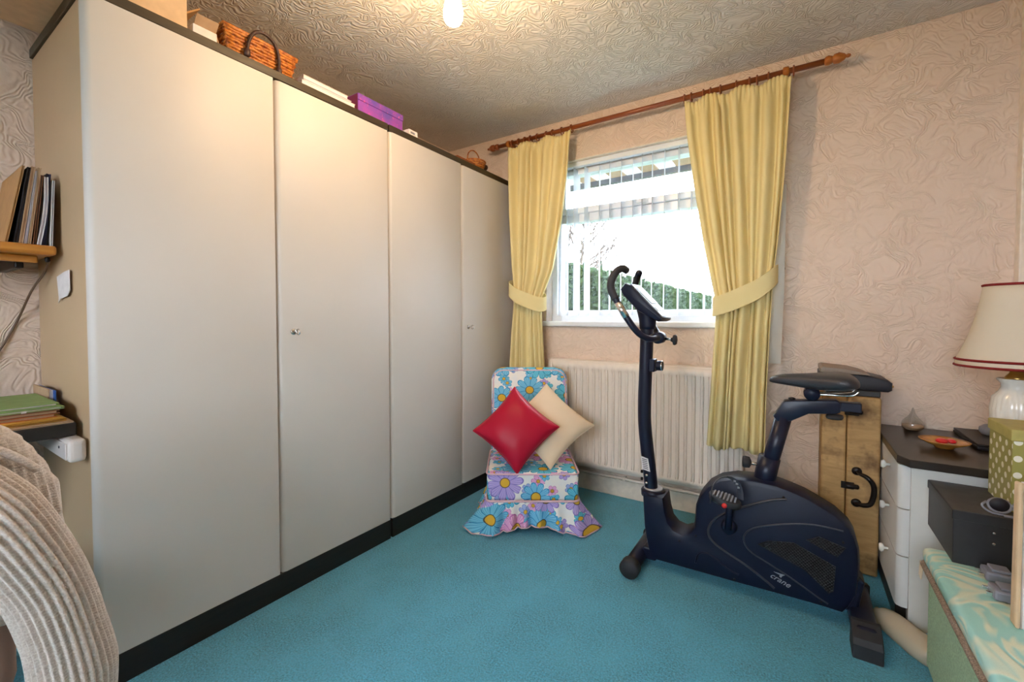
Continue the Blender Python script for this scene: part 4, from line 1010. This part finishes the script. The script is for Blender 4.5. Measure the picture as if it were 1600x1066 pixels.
# ------------------------------------------------------------------ ottoman and things on it
OT = thing('ottoman_box', 'green woven linen box with padded aqua brocade lid at the right edge', 'ottoman', (.62, 1.4, 0))
box('woven_body', .350, .93, .72, 1.80, .03, .345, 'loom', OT, .012, 3)
ld = link('padded_lid', bx(.338, .945, .70, 1.825, .345, .392, .018, 4), 'damask', OT, smooth=True); autosmooth(ld, 60)
br = tube('braid_trim', [(x, y, .345) for x, y in rrect(.338, .945, .70, 1.818, .03, 5)], .0085, 'braid', ld, 8, True)
b = bmesh.new()
for i in range(46): 
    y = 1.815 - i * .003 if i < 12 else 1.80; x = .335 if i < 12 else .335 + (i - 12) * .012
    tube_bm([(x, y, .345), (x - .002, y + .002, .315 - random.random() * .02)], .0016, 4, bm=b)
link('fringe', fix(b), 'creamcloth', ld)
for x in (.38, .90):
    for y in (.76, 1.76): lathe('foot', [(0, 0), (.018, 0), (.020, .03), (0, .03)], (x, y, 0), 'blackwood', OT, 'Z', 14)
ZO = .3925
t = thing('file_box', 'black card file box sitting on the brocade lid', 'box', (.55, 1.88, ZO))
box('box_body', .388, .72, 1.738, 2.015, ZO, .520, 'blackcard', t, .002); box('lid', .385, .723, 1.735, 2.018, .520, .547, 'blackcard', t, .002)
box('lid_top', .388, .720, 1.738, 2.015, .5465, .5480, 'greycard', t, .0005)
for z in (.47, .50): lathe('rivet', [(0, -.002), (.003, -.002), (.004, 0), (0, 0)], (.47, 1.737, z), 'steel', t, 'Y', 10)
t = thing('polka_dot_box', 'olive green polka dot box standing on the black file box', 'box', (.6, 1.93, .5485))
pb = box('box_body', .518, .68, 1.80, 1.976, .5485, .752, 'polka', t, .002); uv_box(pb)
box('lid', .514, .684, 1.796, 1.980, .752, .785, 'polkalid', t, .003)
t = thing('sunglasses', 'dark sunglasses lying folded on the black file box', 'sunglasses', (.50, 1.77, .5485))
for x in (.488, .538):
    rim = tube('rim', [(x + .023 * math.cos(a), 1.772 + .006 * math.sin(a), .570 + .018 * math.sin(a)) for a in [i * PI / 9 for i in range(18)]], .0032, 'greyplastic', t, 7, True)
    lathe('lens', [(0, -.001), (.021, -.001), (.021, .001), (0, .001)], (x, 1.772, .570), 'dark', rim, 'Y', 18)
tube('bridge', [(.510, 1.770, .574), (.516, 1.770, .574)], .003, 'greyplastic', t, 6)
tube('temple', [(.463, 1.775, .576), (.452, 1.765, .565), (.470, 1.752, .5525), (.52, 1.748, .5515)], .0028, 'greyplastic', t, 7, smoothpath=4); tube('temple', [(.562, 1.775, .576), (.572, 1.76, .56), (.55, 1.744, .5518), (.49, 1.742, .5515)], .0028, 'greyplastic', t, 7, smoothpath=4)
for x, y, lab in ((.437, 1.690, 'grey plastic plug nearer the black file box'), (.425, 1.585, 'grey plastic plug nearer the cream canvas bag')):
    t = thing('plug', lab, 'plug', (x + .03, y, ZO + .001), group='grey plugs on the brocade lid')
    box('plug_body', x, x + .055, y - .03, y + .022, ZO + .001, ZO + .026, 'greyplastic', t, .005, 2); box('plug_step', x + .012, x + .05, y - .024, y + .016, ZO + .026, ZO + .034, 'greyplastic', t, .003)
    for k in (-.018, .010): box('pin', x - .012, x, y + k - .003, y + k + .003, ZO + .008, ZO + .016, 'chrome', t, .001)
t = thing('camera_strap', 'black webbing strap with a metal ring beside the file box', 'strap', (.53, 1.62, ZO + .001))
link('webbing', tube_bm(catmull([(.50, 1.70, ZO + .006), (.525, 1.66, ZO + .035), (.53, 1.63, ZO + .05), (.54, 1.60, ZO + .03), (.56, 1.57, ZO + .006)], 5), .014, 6, flat=.2, up=(0, 0, 1)), 'dark', t, smooth=True)
tube('metal_ring', [(.512, 1.640 + .012 * math.cos(a), ZO + .062 + .016 * math.sin(a)) for a in [i * PI / 8 for i in range(16)]], .0022, 'chrome', t, 6, True)
t = thing('canvas_bag', 'cream canvas bag with tan edge standing at the right edge', 'bag', (.54, 1.47, ZO))
cb = prism('bag_front', [(.437, ZO + .001), (.66, ZO + .001), (.66, .74), (.60, .745), (.437, .725)], 'XZ', 1.440, 1.472, 'paper', t, .006); autosmooth(cb, 40)
prism('bag_side', [(1.442, ZO + .001), (1.472, ZO + .001), (1.472, .724), (1.445, .728)], 'YZ', .427, .437, 'kraftlight', t, .005)

# plastic bottle on the floor
t = thing('plastic_bottle', 'translucent beige plastic bottle lying on the carpet by the chest', 'bottle', (.295, 1.95, 0))
axis = Vector((.352 - .229, 1.845 - 2.04, 0)); L = .225; ax = axis.normalized(); p0 = Vector((.268, 2.03, .030))
rr = [(0, .010), (.012, .018), (.035, .028), (.08, .037), (.14, .040), (.19, .034), (.215, .026), (.225, .012)]
link('bottle_body', tube_bm(catmull([p0 + ax * s_ for s_, r in rr], 4), [interp([(s_, r) for s_, r in rr], s_ * L / 28) for s_ in range(29)], 24, flat=1.25, up=(0, 0, .75)), 'bottle', t, smooth=True)
tube('bottle_cap', [p0 - ax * .012, p0 + ax * .004], .013, 'bottle', t, 18)

# ------------------------------------------------------------------ pendant bulb
px, py, pz = -.958, 1.115, 2.060
t = thing('pendant_bulb', 'lit teardrop filament bulb hanging from the ceiling on a cord', 'light', (px, py, pz))
lathe('bulb', [(0, 0), (.012, .002), (.024, .010), (.031, .024), (.0325, .040), (.029, .062), (.022, .090), (.016, .112), (.0135, .122), (0, .122)], (px, py, pz), 'filament', t, 'Z', 28)
lathe('lamp_holder', [(.0145, .122), (.018, .126), (.020, .165), (.012, .18), (.004, .185), (0, .185)], (px, py, pz), 'brass', t, 'Z', 20)
tube('cord', [(px, py, pz + .18), (px, py, ZC - .02)], .0035, 'socket', t, 8)
lathe('ceiling_rose', [(.006, -.03), (.02, -.028), (.042, -.012), (.045, -.0005), (0, -.0005)], (px, py, ZC), 'socket', t, 'Z', 28)
